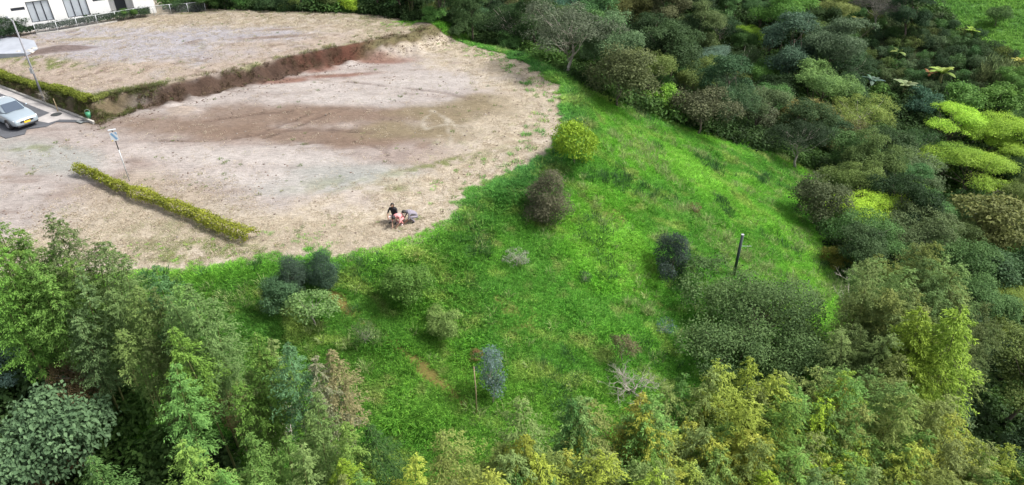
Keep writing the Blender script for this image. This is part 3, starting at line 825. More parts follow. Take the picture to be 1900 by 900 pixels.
# ------------------------------------------------------------------ the wood beyond the slope: trees one can tell apart
WOOD = [
 ('round',0,420,8,62,'dark','dark tree behind the far fence post',1), ('under',0,448,12,40,'green','fresh green bush right behind the end of the fence',1),
 ('under',1,502,14,46,'deep','dark green bush behind the far rim of the upper terrace, by the fence',1), ('tall',0,555,2,70,'dark','tall dark tree behind the middle of the far terrace rim',1),
 ('tall',1,606,4,60,'olive','olive tree behind the far terrace rim',1), ('under',0,650,18,40,'lime','small lime-green bush peeping over the far terrace rim',1),
 ('round',1,700,8,80,'mid','rounded green tree behind the right end of the far terrace rim',1), ('round',2,742,-5,80,'dark','black-green tree above the corner of the upper terrace',1),
 ('plume',1,762,22,40,'green','feathery green clump at the outer corner of the upper terrace',1), ('round',0,815,8,90,'deep','deep green tree over the upper corner of the grass strip',1),
 ('under',1,806,46,46,'green','leafy green bush at the top of the narrow grass strip',1), ('under',0,850,56,48,'deep','dark bush along the top of the grass strip',1),
 ('round',1,876,22,95,'deep','dark tree in the second row above the grass strip',1), ('under',1,905,66,52,'deep','deep green bush beside the narrow grass strip',1),
 ('under',0,945,80,50,'mid','mid-green bush next to the grey tree with forked trunks',1), ('round',2,932,25,92,'dark','black-green tree above the grass strip, left of the blue-green crown',1),
 ('tall',1,985,10,95,(.07,.085,.03),'dark olive tree beside the blue-green crown',1), ('round',0,1052,32,112,'blue','bluish green rounded tree at the top of the wood',1),
 ('open',0,1055,80,175,(.095,.115,.062),'wide grey-green tree on pale forked trunks at the head of the slope',1), ('round',1,1128,5,100,'dark','dark tree at the top edge next to the blue-green crown',1),
 ('round',2,1172,34,105,(.075,.09,.03),'olive-brown tree in the upper middle of the wood',1), ('tall',0,1232,12,96,(.085,.095,.045),'brown-tinged tall tree at the top of the wood',1),
 ('shrub',0,1150,146,132,(.085,.105,.045),'rounded olive tree at the foot of the wood by the slope edge',1), ('round',1,1210,88,90,'dark','dark tree uphill of the rounded olive tree',1),
 ('round',2,1262,66,90,'deep','dark tree in the middle of the wood',1), ('tall',1,1300,48,86,'grey','grey-green tree in the upper wood',1),
 ('under',0,1240,142,72,'green','fresh green bush between two dark trees near the slope edge',1), ('umbrella',0,1318,110,88,'bluegrey','blue-grey tree with flat layered boughs',1),
 ('umbrella',1,1395,62,62,'lime','small yellow-green tree standing out of the dark wood',1), ('round',1,1345,15,80,'mid','green tree at the top of the wood left of the lit one',1),
 ('round',0,1338,160,86,'dark','black-green tree below the flat layered boughs',1), ('open',1,1372,152,78,'olive','olive tree with brownish twigs in the middle of the wood',1),
 ('round',2,1412,142,70,'green','mid-green tree right of the olive one',1), ('under',1,1232,188,70,'bright','bright low bush on the slope edge under the rounded olive tree',1),
 ('shrub',1,1300,206,112,(.08,.098,.05),'low grey-olive tree along the slope edge',1), ('shrub',2,1392,210,92,(.07,.09,.045),'dull olive tree along the slope edge, uphill of the twin-trunked one',1),
 ('tall',0,1442,20,95,'green','sunlit green tall tree at the top of the wood',1), ('tall',1,1478,78,112,(.065,.105,.062),'tall grey-green tree in a pair overlooking the coffee rows, left one',1), ('tall',0,1548,88,105,(.062,.10,.062),'tall grey-green tree of the pair beside the coffee rows',1),
 ('tall',0,1562,18,66,'pale','pale green tree between the large grey-green tree and the coffee rows',1), ('round',0,1522,164,108,(.10,.17,.05),'round-topped tree with bright upper leaves below the large grey-green one',1),
 ('round',2,1445,178,86,'dark','dark green tree left of the round-topped bright one',1), ('open',1,1500,220,112,(.13,.13,.042),'tree with orange-tinged leaf tips',1),
 ('open',0,1600,215,112,'pale','pale feathery olive tree under the coffee rows',1), ('open',1,1632,12,88,(.13,.12,.09),'pinkish grey half-bare tree above the coffee rows',1),
 ('tall',1,1690,16,70,'dark','dark tree with a pale trunk above the coffee rows',1), ('under',0,1712,196,72,'blue','blue-green bush above the brightest spreading trees',1),
 ('under',1,1790,186,80,'green','light green bush row below the coffee, left part',1), ('under',0,1858,190,86,'green','light green bush below the coffee, by the frame edge',1),
 ('umbrella',0,1765,232,135,(.24,.36,.04),'bright lime spreading tree, upper one on the left',1), ('umbrella',1,1850,240,140,(.19,.32,.04),'bright green spreading tree at the frame edge',1),
 ('umbrella',0,1800,318,140,(.20,.33,.04),'bright green spreading tree lowest in the bright cluster',1), ('umbrella',1,1760,290,120,'bright','bright spreading tree below the upper lime one',1), ('umbrella',0,1852,286,110,'lime','lime spreading tree above the leafless grey tree',1),
 ('open',1,1488,262,112,'dark','dark tree on two thin trunks at the far corner of the slope',1), ('open',0,1585,270,110,(.11,.12,.05),'olive tree with feathery boughs right of the twin-trunked one',1),
 ('round',1,1655,280,105,'deep','dark tree in the hollow between olive and lime crowns',1), ('round',2,1600,335,84,'dark','dark tree behind the yellow-green flat crown',1),
 ('shrub',0,1526,380,112,(.085,.10,.042),'rounded brown-olive tree on the right rim of the slope',1), ('umbrella',0,1605,390,135,(.24,.35,.04),'yellow-green flat-crowned tree right of the brown-olive one',1),
 ('umbrella',1,1690,352,98,'bright','bright green spreading tree above the shadowed gap',1), ('round',2,1720,400,95,'mid','green tree at the edge of the shadowed gap',1),
 ('bigleaf',0,1850,415,165,(.10,.125,.04),'large-leaved olive tree filling the frame edge below the leafless tree',1), ('bigleaf',1,1830,500,130,'deep','dark large-leaved tree under the olive one',1),
 ('round',1,1600,455,120,'deep','dark green tree on the right rim above the leafless pale tree',1), ('under',0,1553,482,60,(.17,.18,.04),'yellowish bush on the right rim of the slope',1),
 ('umbrella',0,1872,560,120,(.17,.21,.04),'yellow-olive spreading tree at the frame edge, mid height',1), ('umbrella',1,1880,640,120,(.14,.20,.045),'yellow-green spreading tree at the frame edge below the yellow-olive one',1),
 ('round',0,1880,150,60,'green','green tree at the frame edge beside the cane',1),
 ('bigleaf',0,95,800,215,(.085,.145,.068),'broad blue-green large-leaved tree in the lower left corner',1), ('open',0,170,695,135,(.15,.10,.05),'reddish brown tree among the left bamboo',1),
 ('open',1,110,862,120,(.15,.095,.05),'brown half-dry shrub at the bottom of the broad large-leaved tree',.8), ('bigleaf',1,-5,680,90,'bluegrey','blue-grey large-leaved tree cut by the frame at mid left',1),
 ('open',1,450,760,130,(.13,.11,.06),'brownish tangle of a tree beside the dark gap in the left bamboo',1), ('round',1,60,560,90,'dark','dark tree in the shade behind the left bamboo',1),
]
for kd, i, px, py, w, tone, label, sz in WOOD:
    if kd == 'plume':
        k = K['bamboo'][3]; x, y, z, s, D = by_crown(px, py, 30, k, 1, 2.0); plant(k, x, y, z, .5, tone, rnd, label, name='bamboo', cat='bamboo'); continue
    tone = tuple(1.18 * c for c in (TONE[tone] if isinstance(tone, str) else tone))
    put(kd, i, px, py, w * (.92 if py < 520 and px > 700 else 1), tone, label, sz, dmin=1.2 if 'bush' in label else 2.2)
for kd, i, x, y, s, tone, label in (('round', 1, -30.2, 69.6, .85, 'dark', 'black-green tree right behind the corner of the white house'), ('round', 2, -26.6, 69.5, .85, 'deep', 'dark tree behind the last bays of the fence'),
        ('under', 0, -31.2, 67.5, .6, 'deep', 'low dark bush between the fence and the corner of the house'), ('under', 1, -29.0, 67.6, .6, 'mid', 'low green bush right behind the last fence post'), ('tall', 1, -33.5, 73.0, .9, 'dark', 'tall dark tree beside the end wall of the house')):
    plant(K[kd][i % len(K[kd])], x, y, ground(x, y), s, tone, rnd, label)
# single tree on the far meadow, on the bank and by the house
put('shrub', 1, 1852, 30, 44, (.075, .14, .04), 'lone round tree on the far bright meadow')
# the rest of the wood, filling the gaps between those
G_FILL = 'trees filling the wood between the named ones'
occ = list(OCC)
fill_words = {'dark': 'black-green', 'deep': 'dark green', 'mid': 'mid-green', 'grey': 'grey-green', 'olive': 'olive'}
rg = np.random.RandomState(12)
FX, FY = rg.uniform(-32, 95, 9000), rg.uniform(20, 130, 9000)
FZ, FD, _ = land(FX, FY)
dep = FY * CT - (FZ + 4 - CAM_Z) * ST
fu, fv = FX / dep * FOCAL + 950, 450 - ((FZ + 4 - CAM_Z) * CT + FY * ST) / dep * FOCAL
in_rows = inside(fu, fv, [(1570, 20), (1700, 0), (1960, 0), (1960, 200), (1640, 185)])
ok = ~in_rows & (FD > 4) & (sdf(FX, FY, GRASS) > 2.2) & (sdf(FX, FY, COFFEE) > 2) & (sdf(FX, FY, MEADOW) > 2) & ~((FY < 30) & (FX < 12)) & (fu > -60) & (fu < 1960) & (fv > -70) & (fv < 900)
fills = 0
for x, y, z in zip(FX[ok], FY[ok], FZ[ok]):
    if fills >= 285 or any((x - a) ** 2 + (y - b_) ** 2 < (1.35 + r * .40) ** 2 for a, b_, r in occ):
        continue
    kd = rnd.choice(('round', 'round', 'tall', 'open', 'under'))
    tone = rnd.choice(('dark', 'deep', 'deep', 'mid', 'mid', 'grey', 'olive'))
    k = rnd.choice(K[kd])
    s = rnd.uniform(.55, .85)
    plant(k, x, y, z, s, tuple(1.18 * c for c in TONE[tone]), rnd, '%s %s filling the %s wood' % (fill_words[tone], {'round': 'rounded tree', 'tall': 'tall tree', 'open': 'loose-crowned tree', 'under': 'understorey bush'}[kd], 'upper' if y > 62 else 'lower'), G_FILL)
    occ.append((x, y, k.width * s * .5))
    fills += 1
# coffee rows
cx_ = np.array([[20 + c * 1.15 + (r % 2) * .3 + r * .6 + rnd.gauss(0, .2), 66 + r * 2.3 - .32 * (c - 18) + rnd.gauss(0, .12)] for r in range(40) for c in range(56) if rnd.random() > .07])
cx_ = cx_[sdf(cx_[:, 0], cx_[:, 1], COFFEE) < .4][:290]
cz_ = land(cx_[:, 0], cx_[:, 1])[0]
cf = len(cx_)
for (x, y), z in zip(cx_, cz_):
    t = rnd.choice(('deep', 'deep', 'grey', 'olive', 'mid'))
    plant(rnd.choice(K['coffee']), x, y, z, rnd.uniform(.7, .95), t, rnd, '%s coffee bush in the planted rows on the far hillside' % {'deep': 'dark green', 'grey': 'grey-green', 'olive': 'olive', 'mid': 'mid-green'}[t], 'coffee bushes in rows')
print('fill', fills, 'coffee', cf)

# banana plants: every leaf a part
M['banana'] = leaf_material('banana_leaf', 'OBJECT', .35, .2)
def banana(px, py, wpx, tone, label, n=9, seed=0):
    rg = np.random.RandomState(seed)
    x, y, z, D = sight(px, py + wpx * .35)
    s = wpx * D / FOCAL
    e = empty('banana_plant', (x, y, z - .03), rg.uniform(0, 6))
    tag(e, label, 'banana plant')
    MB().tube([(0, 0, -.2), (.03, 0, s * .25), (0, .02, s * .45)], [s * .06, s * .05, s * .035], 8).build('stem', M['culm'], e, smooth=True)
    for k in range(n):
        a = 6.283 * k / n + rg.normal() * .25
        ln, wd = s * rg.uniform(.5, .72), s * .075
        el = rg.uniform(.7, 1.35)
        V, T = [], []
        for j, t in enumerate(np.linspace(0, 1, 7)):
            hx_ = ln * t * math.cos(el) + .15 * ln * t * t
            hz = s * .42 + ln * t * math.sin(el) - .62 * ln * t * t
            w = wd * (0.15 + math.sin(math.pi * min(1, t * .93 + .07)) ** .6) * (1 if t < .97 else .2)
            for q, dz in ((-1, -.35), (0, 0), (1, -.35)):
                V.append((hx_ * math.cos(a) - q * w * math.sin(a), hx_ * math.sin(a) + q * w * math.cos(a), hz + dz * w)); T.append(.5 + .2 * q)
        Fq = [(j * 3 + q, j * 3 + q + 1, j * 3 + q + 4, j * 3 + q + 3) for j in range(6) for q in (0, 1)]
        lm = np_mesh('leaf', np.array(V), [np.array(Fq)], {'tint': np.array(T)}, True)
        lf = link('leaf', lm, M['banana'], e)
        lf.color = shade(tone, rnd, .25)
for i, (px, py, w, tone, label) in enumerate(((1588, 42, 34, 'gold', 'yellowing banana plant at the left end of the coffee rows'), (1662, 100, 34, 'pale', 'pale banana plant in the middle of the coffee rows'),
        (1740, 140, 60, (.20, .27, .06), 'large banana plant with reddish dry leaves in the lower coffee rows'), (1612, 155, 46, 'bluegrey', 'blue-green banana plant below the coffee rows, next to the wood'),
        (1672, 165, 54, (.17, .22, .11), 'pale green banana plant below the coffee rows'), (1797, 62, 36, 'lime', 'light green banana plant at the meadow edge'), (1720, 140, 34, 'rust', 'withered rust-coloured banana plant beside the large one'), (1886, 118, 36, 'gold', 'yellowish banana plant at the frame edge by the meadow'))):
    banana(px, py, w, tone, label, seed=i)
# cane thicket beside the coffee
def cane_kind():
    rg = np.random.RandomState(8)
    V, T = [], []
    for k in range(26):
        a, r = rg.uniform(0, 6.28), rg.uniform(0, .5)
        b0 = np.array((r * math.cos(a), r * math.sin(a), 0))
        h = rg.uniform(1.3, 2.4)
        m = 7
        P = np.tile(b0, (m, 1)) + np.stack((rg.normal(size=m) * .1, rg.normal(size=m) * .1, rg.uniform(.1, .9, m) * h), 1)
        ax = np.stack((rg.normal(size=m) * .45, rg.normal(size=m) * .45, np.full(m, .8)), 1)
        V.append(leaves(P, ax, rand_dir(rg, m), rg.uniform(.6, 1.1, m), np.full(m, .07), rg)); T.append(rg.rand(m))
    lm = leaf_mesh('foliage', np.concatenate(V), np.concatenate(T)); lm.materials.append(M['leaf'])
    mb = MB()
    for k in range(7):
        a = k * .9
        mb.tube([(.3 * math.cos(a), .3 * math.sin(a), -.1), (.4 * math.cos(a), .4 * math.sin(a), 1.5)], [.025, .012], 5)
    cm = mb.mesh('stems', True); cm.materials.append(M['culm'])
    return Kind('cane_clump', 'cane', [('stem', cm), ('foliage', lm)], 1.4, 2.4, 1.2)
K['cane'] = [cane_kind()]
for i, (px, py) in enumerate(((1812, 165), (1826, 158), (1840, 166), (1852, 156), (1866, 164), (1880, 158), (1832, 148), (1860, 146), (1893, 166))):
    x, y, z, D = sight(px, py)
    plant(K['cane'][0], x, y, z, rnd.uniform(.9, 1.2), (.13, .17, .07), rnd, 'upright clump of cane below the meadow at the frame edge', 'cane clumps below the meadow')

# ------------------------------------------------------------------ bamboo groves
BTONE = {'grey': 'grey-green', 'green': 'fresh green', 'pale': 'pale olive', 'yellow': 'yellow-tipped', 'gold': 'golden', 'lime': 'lime green', 'olive': 'olive', 'blue': 'bluish green', 'tan': 'straw-coloured', 'mid': 'mid-green', 'deep': 'dark green', 'brown': 'brownish', 'fresh': 'leaf green', 'soft': 'soft green', 'sage': 'sage green'}
TONE.update(fresh=(.115, .215, .045), soft=(.13, .205, .058), sage=(.12, .175, .06))
def tip(px, py, H=9.0):
    d = ray(px, py)
    T = np.arange(8.0, 120.0, 0.05)
    X, Y, Z = d[0] * T, d[1] * T, CAM_Z + d[2] * T
    g = land(X, Y)[0]
    k = np.argmax(Z <= g + H)
    return X[k], Y[k], g[k], T[k]
BOCC = []
def bam(px, py, tone, label, H=8.5, kind='bamboo', i=None, group=None):
    k = K[kind][rnd.randrange(len(K[kind])) if i is None else i]
    x, y, z, D = tip(px, py, H)
    BOCC.append((x, y))
    return plant(k, x, y, z, H / k.height, tone, rnd, label, group, tilt=.03)
# culms that stand out
for px, py, tone, H, kd, label in (
    (1800, 572, (.20, .32, .04), 10.5, 'plume', 'tall bright lime bamboo plume in the lower right, taller than its neighbours'),
    (1730, 585, (.20, .31, .04), 9.8, 'plume', 'lime bamboo plume bending beside the tallest bright one'),
    (1420, 672, 'yellow', 9.0, 'bamboo', 'yellowish bamboo tip reaching up in front of the large spreading tree'),
    (1585, 700, 'gold', 8.5, 'bamboo', 'golden conical bamboo tip right of the large spreading tree'),
    (1180, 742, 'gold', 8.5, 'bamboo', 'golden bamboo tip rising behind the dry twiggy shrub'),
    (980, 770, 'yellow', 8.5, 'bamboo', 'yellow-tipped bamboo at the left end of the front grove'),
    (630, 790, (.15, .26, .05), 8.5, 'bamboo', 'fresh green conical bamboo tip in the middle of the lower left grove'),
    (672, 825, 'lime', 8.0, 'bamboo', 'lime bamboo tip right of the fresh green conical one'),
    (325, 822, (.16, .27, .06), 9.0, 'bamboo', 'bright green conical bamboo at the bottom, right of the dark gap'),
    (182, 850, 'green', 8.5, 'bamboo', 'green conical bamboo at the bottom, under the broad large-leaved tree'),
    (592, 668, (.19, .18, .10), 8.0, 'bamboo', 'straw-coloured dry bamboo at the edge of the grass, left one of two'),
    (636, 655, (.19, .19, .10), 8.0, 'bamboo', 'straw-coloured thin bamboo at the edge of the grass, right one of two'),
    (527, 632, (.09, .17, .085), 8.5, 'bamboo', 'bluish green conical bamboo at the inner edge of the left grove'),
    (345, 595, (.13, .24, .04), 8.5, 'bamboo', 'vivid green bamboo culm in the middle of the left grove'),
    (288, 482, (.10, .19, .07), 8.0, 'bamboo', 'fresh green bamboo tip touching the dirt terrace'),
    (322, 508, (.12, .22, .06), 8.0, 'bamboo', 'lighter green bamboo tip beside the one touching the terrace'),
    (728, 792, 'mid', 8.0, 'bamboo', 'dark green bamboo tip standing clear of the grass at the bottom'),
    (310, 668, (.13, .24, .06), 8.5, 'bamboo', 'fresh green bamboo in front of the reddish brown tree'),
    (1090, 735, 'green', 8.5, 'bamboo', 'green rounded bamboo plume highest in the front grove'),
    (1250, 706, 'green', 8.0, 'bamboo', 'slim green bamboo tip beside the golden one'),
):
    bam(px, py, tone, label, H, 'single' if kd == 'bamboo' else kd)
# groves: world outlines of the ground they grow on
GROVES = [
 ('left grove', [tip(x, y, 8.5)[:2] for x, y in ((-60, 365), (60, 352), (110, 395), (190, 440), (290, 500), (350, 530), (440, 585), (500, 625), (560, 650), (600, 700), (560, 690), (450, 625), (390, 570), (290, 535), (170, 520), (60, 470), (-60, 470))], 80, 1.0, ('soft', 'sage', 'fresh', 'sage', 'soft', 'grey', 'fresh', 'sage')),
 ('lower left grove', [tip(x, y, 8.5)[:2] for x, y in ((380, 850), (420, 820), (470, 770), (560, 735), (650, 770), (720, 810), (790, 855), (840, 880), (850, 980), (380, 980))], 44, .95, ('soft', 'pale', 'fresh', 'pale', 'yellow', 'sage', 'fresh')),
 ('bottom left grove', [tip(x, y, 8.5)[:2] for x, y in ((20, 900), (150, 885), (250, 900), (300, 870), (390, 880), (390, 990), (-40, 990))], 16, 1.05, ('fresh', 'pale', 'soft', 'yellow')),
 ('front grove', [tip(x, y, 8.5)[:2] for x, y in ((800, 890), (880, 850), (940, 795), (1000, 770), (1060, 738), (1130, 742), (1200, 728), (1300, 718), (1400, 700), (1500, 705), (1560, 700), (1640, 680), (1680, 720), (1720, 770), (1820, 800), (1960, 830), (1960, 990), (820, 990))], 150, .76, ('fresh', 'pale', 'yellow', 'soft', 'pale', 'lime', 'yellow', 'fresh')),
 ('right grove', [tip(x, y, 8.0)[:2] for x, y in ((1640, 470), (1700, 455), (1760, 480), (1810, 540), (1830, 620), (1700, 640), (1620, 640), (1600, 560))], 24, 1.1, ('pale', 'olive', 'soft', 'pale', 'pale')),
]
for nm, poly, cap, gap, tones in GROVES:
    xs, ys = [p[0] for p in poly], [p[1] for p in poly]
    cx_ = np.stack((rg.uniform(min(xs), max(xs), 4000), rg.uniform(min(ys), max(ys), 4000)), 1)
    cx_ = cx_[inside(cx_[:, 0], cx_[:, 1], poly)]
    cz_ = land(cx_[:, 0], cx_[:, 1])[0]
    cq_ = fbm(cx_[:, 0], cx_[:, 1], 3.0, 91, 2)
    n = 0
    for (x, y), z, q in zip(cx_, cz_, cq_):
        if n >= cap or any((x - a) ** 2 + (y - b_) ** 2 < gap ** 2 for a, b_ in BOCC):
            continue
        BOCC.append((x, y))
        t = tones[int(q * 2.2 * len(tones) + rnd.uniform(0, 2.5)) % len(tones)]
        k = rnd.choice(K['spire' if 'left' in nm else 'bamboo'])
        H = rnd.uniform(7.4, 9.3)
        plant(k, x, y, z, H / k.height, t, rnd, '%s bamboo clump in the %s' % (BTONE[t], nm), 'bamboo of the ' + nm, tilt=.035)
        n += 1
    print(nm, n)
# ------------------------------------------------------------------ grass, straw and undergrowth: nobody could count them
def blade_tuft(name, seed, n, hmin, hmax, rad, width, lean, mat):
    rg = np.random.RandomState(seed)
    V, F3, F4, T = [], [], [], []
    for k in range(n):
        a, r = rg.uniform(0, 6.28), rad * math.sqrt(rg.rand())
        bx, by = r * math.cos(a), r * math.sin(a)
        h = rg.uniform(hmin, hmax)
        la, ll = a + rg.normal() * .8, lean * rg.uniform(.4, 1.3) * h
        wa = la + 1.57
        b = len(V)
        for t in (0, .55):
            w = width * (1 - .35 * t)
            cx, cy = bx + math.cos(la) * ll * t * t, by + math.sin(la) * ll * t * t
            V += [(cx - math.cos(wa) * w / 2, cy - math.sin(wa) * w / 2, h * t - (.04 if t == 0 else 0)), (cx + math.cos(wa) * w / 2, cy + math.sin(wa) * w / 2, h * t - (.04 if t == 0 else 0))]
        V.append((bx + math.cos(la) * ll, by + math.sin(la) * ll, h * (1 - .25 * lean)))
        F4.append((b, b + 1, b + 3, b + 2)); F3.append((b + 2, b + 3, b + 4))
        T += [rg.rand()] * 5
    me_ = np_mesh(name, np.array(V), [np.array(F3), np.array(F4)], {'tint': np.array(T)})
    me_.materials.append(mat)
    return bpy.data.objects.new(name, me_)
def scatter(name, label, X, Y, scale, tone, sources, cat, align=.6, sink=0.0):
    col = bpy.data.collections.new(name + '_sources')
    for s in sources:
        col.objects.link(s)
    Z = land(X, Y)[0] - sink
    e = .3
    nxv, nyv = (land(X + e, Y)[0] - Z) / e * align, (land(X, Y + e)[0] - Z) / e * align
    n = len(X)
    me_ = bpy.data.meshes.new(name)
    me_.vertices.add(n)
    me_.vertices.foreach_set('co', np.stack((X, Y, Z), 1).astype(np.float32).ravel())
    rg = np.random.RandomState(n)
    rot = np.stack((np.arctan(nyv), -np.arctan(nxv), rg.uniform(0, 6.28, n)), 1)
    a = me_.attributes.new('rot', 'FLOAT_VECTOR', 'POINT'); a.data.foreach_set('vector', rot.astype(np.float32).ravel())
    a = me_.attributes.new('scl', 'FLOAT', 'POINT'); a.data.foreach_set('value', np.asarray(scale, np.float32))
    a = me_.attributes.new('pick', 'INT', 'POINT'); a.data.foreach_set('value', rg.randint(0, len(sources), n).astype(np.int32))
    a = me_.attributes.new('tone', 'FLOAT_COLOR', 'POINT'); a.data.foreach_set('color', np.concatenate((tone, np.ones((n, 1))), 1).astype(np.float32).ravel())
    o = link(name, me_)
    ng = bpy.data.node_groups.new(name, 'GeometryNodeTree')
    ng.interface.new_socket('Geometry', in_out='INPUT', socket_type='NodeSocketGeometry')
    ng.interface.new_socket('Geometry', in_out='OUTPUT', socket_type='NodeSocketGeometry')
    N_, L_ = ng.nodes, ng.links
    gi, go = N_.new('NodeGroupInput'), N_.new('NodeGroupOutput')
    m2p = N_.new('GeometryNodeMeshToPoints')
    ci = N_.new('GeometryNodeCollectionInfo')
    ci.inputs['Collection'].default_value = col
    ci.inputs['Separate Children'].default_value = True
    ci.inputs['Reset Children'].default_value = True
    iop = N_.new('GeometryNodeInstanceOnPoints')
    iop.inputs['Pick Instance'].default_value = True
    def attr(nm, ty):
        q = N_.new('GeometryNodeInputNamedAttribute'); q.data_type = ty
        q.inputs['Name'].default_value = nm
        return q.outputs['Attribute']
    er = N_.new('FunctionNodeEulerToRotation')
    L_.new(attr('rot', 'FLOAT_VECTOR'), er.inputs[0])
    L_.new(gi.outputs[0], m2p.inputs['Mesh'])
    L_.new(m2p.outputs[0], iop.inputs['Points'])
    L_.new(ci.outputs[0], iop.inputs['Instance'])
    L_.new(attr('pick', 'INT'), iop.inputs['Instance Index'])
    L_.new(er.outputs[0], iop.inputs['Rotation'])
    L_.new(attr('scl', 'FLOAT'), iop.inputs['Scale'])
    L_.new(iop.outputs[0], go.inputs[0])
    o.modifiers.new('scatter', 'NODES').node_group = ng
    return tag(o, label, cat, kind='stuff')
rg = np.random.RandomState(3)
g_src = [blade_tuft('grass_tuft', 400 + i, 26, .10, .26, .25, .028, 1.2, M['leaf_instance']) for i in range(4)]
def pts(n, x0, x1, y0, y1):
    return rg.uniform(x0, x1, n), rg.uniform(y0, y1, n)
X, Y = pts(300000, -30, 36, 14, 66)
Z, D_, U_ = land(X, Y, False)
gd = sdf(X, Y, GRASS)
nm_, nf_ = fbm(X, Y, 2.2, 45, 4), fbm(X, Y, 0.55, 49, 3)
edge = D_ + (nm_ - .5) * 1.8 + (nf_ - .5) * 1.6
keep = ((edge > .15) | ((edge > -2.2) & (rg.rand(len(X)) < .10 * sstep(.5, .7, nf_)))) & (gd < 2.5) & (seg_dist(X, Y, PATH) + (nm_ - .5) * .7 > .25 * rg.rand(len(X)))
bare_ = fbm(X, Y, 1.1, 71, 3)
keep &= ~((bare_ > .70) & (rg.rand(len(X)) < .5))
X, Y, D_, nm_, nf_ = X[keep], Y[keep], D_[keep], nm_[keep], nf_[keep]
big = fbm(X, Y, 5.5, 81, 3)
tall = sstep(.45, .8, fbm(X, Y, 1.6, 85, 3))
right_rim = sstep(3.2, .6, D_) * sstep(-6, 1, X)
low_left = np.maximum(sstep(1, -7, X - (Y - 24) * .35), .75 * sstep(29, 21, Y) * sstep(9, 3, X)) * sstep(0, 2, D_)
c = np.tile(np.array((.145, .355, .042)), (len(X), 1))
c = paint(c, (.205, .42, .06), sstep(.45, .7, big) * .9)
c = paint(c, (.095, .26, .045), sstep(.52, .3, big) * .7)
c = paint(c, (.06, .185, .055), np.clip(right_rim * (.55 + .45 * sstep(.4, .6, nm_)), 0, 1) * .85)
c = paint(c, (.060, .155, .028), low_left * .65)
c = paint(c, (.32, .40, .11), sstep(.6, .78, fbm(X * .6 + Y * .2, Y, 1.0, 87, 3)) * .6)
c = paint(c, (.38, .34, .16), sstep(.66, .8, fbm(X, Y, .8, 71, 3)) * .4)
c = c * rg.uniform(.8, 1.3, (len(X), 1)) * 1.1 * np.array((1.2, 1.24, 1.15))
sc_ = (.62 + .6 * tall + .6 * right_rim) * rg.uniform(.7, 1.25, len(X)) * (1 - .45 * sstep(.9, 0, D_))
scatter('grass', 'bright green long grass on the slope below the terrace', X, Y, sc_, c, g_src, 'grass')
print('grass', len(X))
# taller pale tufts and coarse dark weeds among the short grass
t_src = [blade_tuft('tall_tuft', 480 + i, 22, .25, .55, .16, .022, .7, M['leaf_instance']) for i in range(3)]
X, Y = pts(60000, -20, 36, 16, 66)
Z, D_, U_ = land(X, Y, False)
tn = fbm(X * .8 + Y * .4, Y * .7, 1.2, 151, 3)
wd_ = fbm(X, Y, 2.4, 161, 3)
pale_ = (rg.rand(len(X)) < .55 * sstep(.6, .74, tn) * (.35 + .65 * sstep(2, 12, X)) + .012)
weed_ = (rg.rand(len(X)) < .5 * sstep(.64, .76, wd_))
keep = (D_ > .5) & (sdf(X, Y, GRASS) < 1) & (pale_ | weed_)
X, Y, pale_ = X[keep], Y[keep], pale_[keep]
c = np.where(pale_[:, None], np.array((.34, .44, .17)), np.array((.065, .16, .05))) * rg.uniform(.75, 1.2, (len(X), 1))
scatter('tall_grass', 'pale seeding grass and dark weed tufts scattered over the slope', X, Y, rg.uniform(.6, 1.2, len(X)), c, t_src, 'grass')
# far meadow
X, Y = pts(60000, 40, 120, 60, 125)
keep = sdf(X, Y, MEADOW) < .5
X, Y = X[keep], Y[keep]
c = np.tile(np.array((.21, .42, .08)), (len(X), 1)); c = paint(c, (.15, .34, .07), sstep(.4, .7, fbm(X, Y, 6, 95, 3)))
scatter('meadow_grass', 'pale bright grass of the far meadow', X, Y, rg.uniform(.9, 1.7, len(X)), c, [s.copy() for s in g_src], 'grass')
# thin grass and straw on the terraces
s_src = [blade_tuft('straw_tuft', 430 + i, 16, .015, .05, .22, .02, 3.0, M['straw_instance']) for i in range(3)]
X, Y = pts(90000, -44, 6, 26, 68)
Z, D_, U_ = land(X, Y, False)
nm_, nf_ = fbm(X, Y, 2.2, 45, 4), fbm(X, Y, 0.55, 49, 3)
u_, v_ = road_uv(X, Y)
on_road = (v_ > -4.7) & (v_ < .4) & (u_ > -.3)
p_rim = sstep(-6.5, -.8, D_ + (nm_ - .5) * 5)
hx, hy = at_z(270, 400, 0)
p_hedge = sstep(1.5, .6, np.hypot((X - hx) / 5, (Y - hy) / 4))
prob = np.clip(.05 + .9 * p_rim + .6 * p_hedge + .25 * (U_ < 0), 0, 1) * sstep(.3, .55, nf_ + .1)
keep = (D_ < .5) & ~on_road & (rg.rand(len(X)) < prob) & ~((U_ > -.1) & (U_ < 1.2))
X, Y = X[keep], Y[keep]
c = np.tile(base(230, 216, 190), (len(X), 1)); c = paint(c, base(168, 148, 120), (rg.rand(len(X)) < .3) * .8); c = paint(c, (.14, .19, .05), (rg.rand(len(X)) < .05) * .7)
scatter('dry_straw', 'pale mown straw lying on the rim of the terraces', X, Y, rg.uniform(.6, 1.4, len(X)), c * rg.uniform(.95, 1.25, (len(X), 1)), s_src, 'straw')
print('straw', len(X))
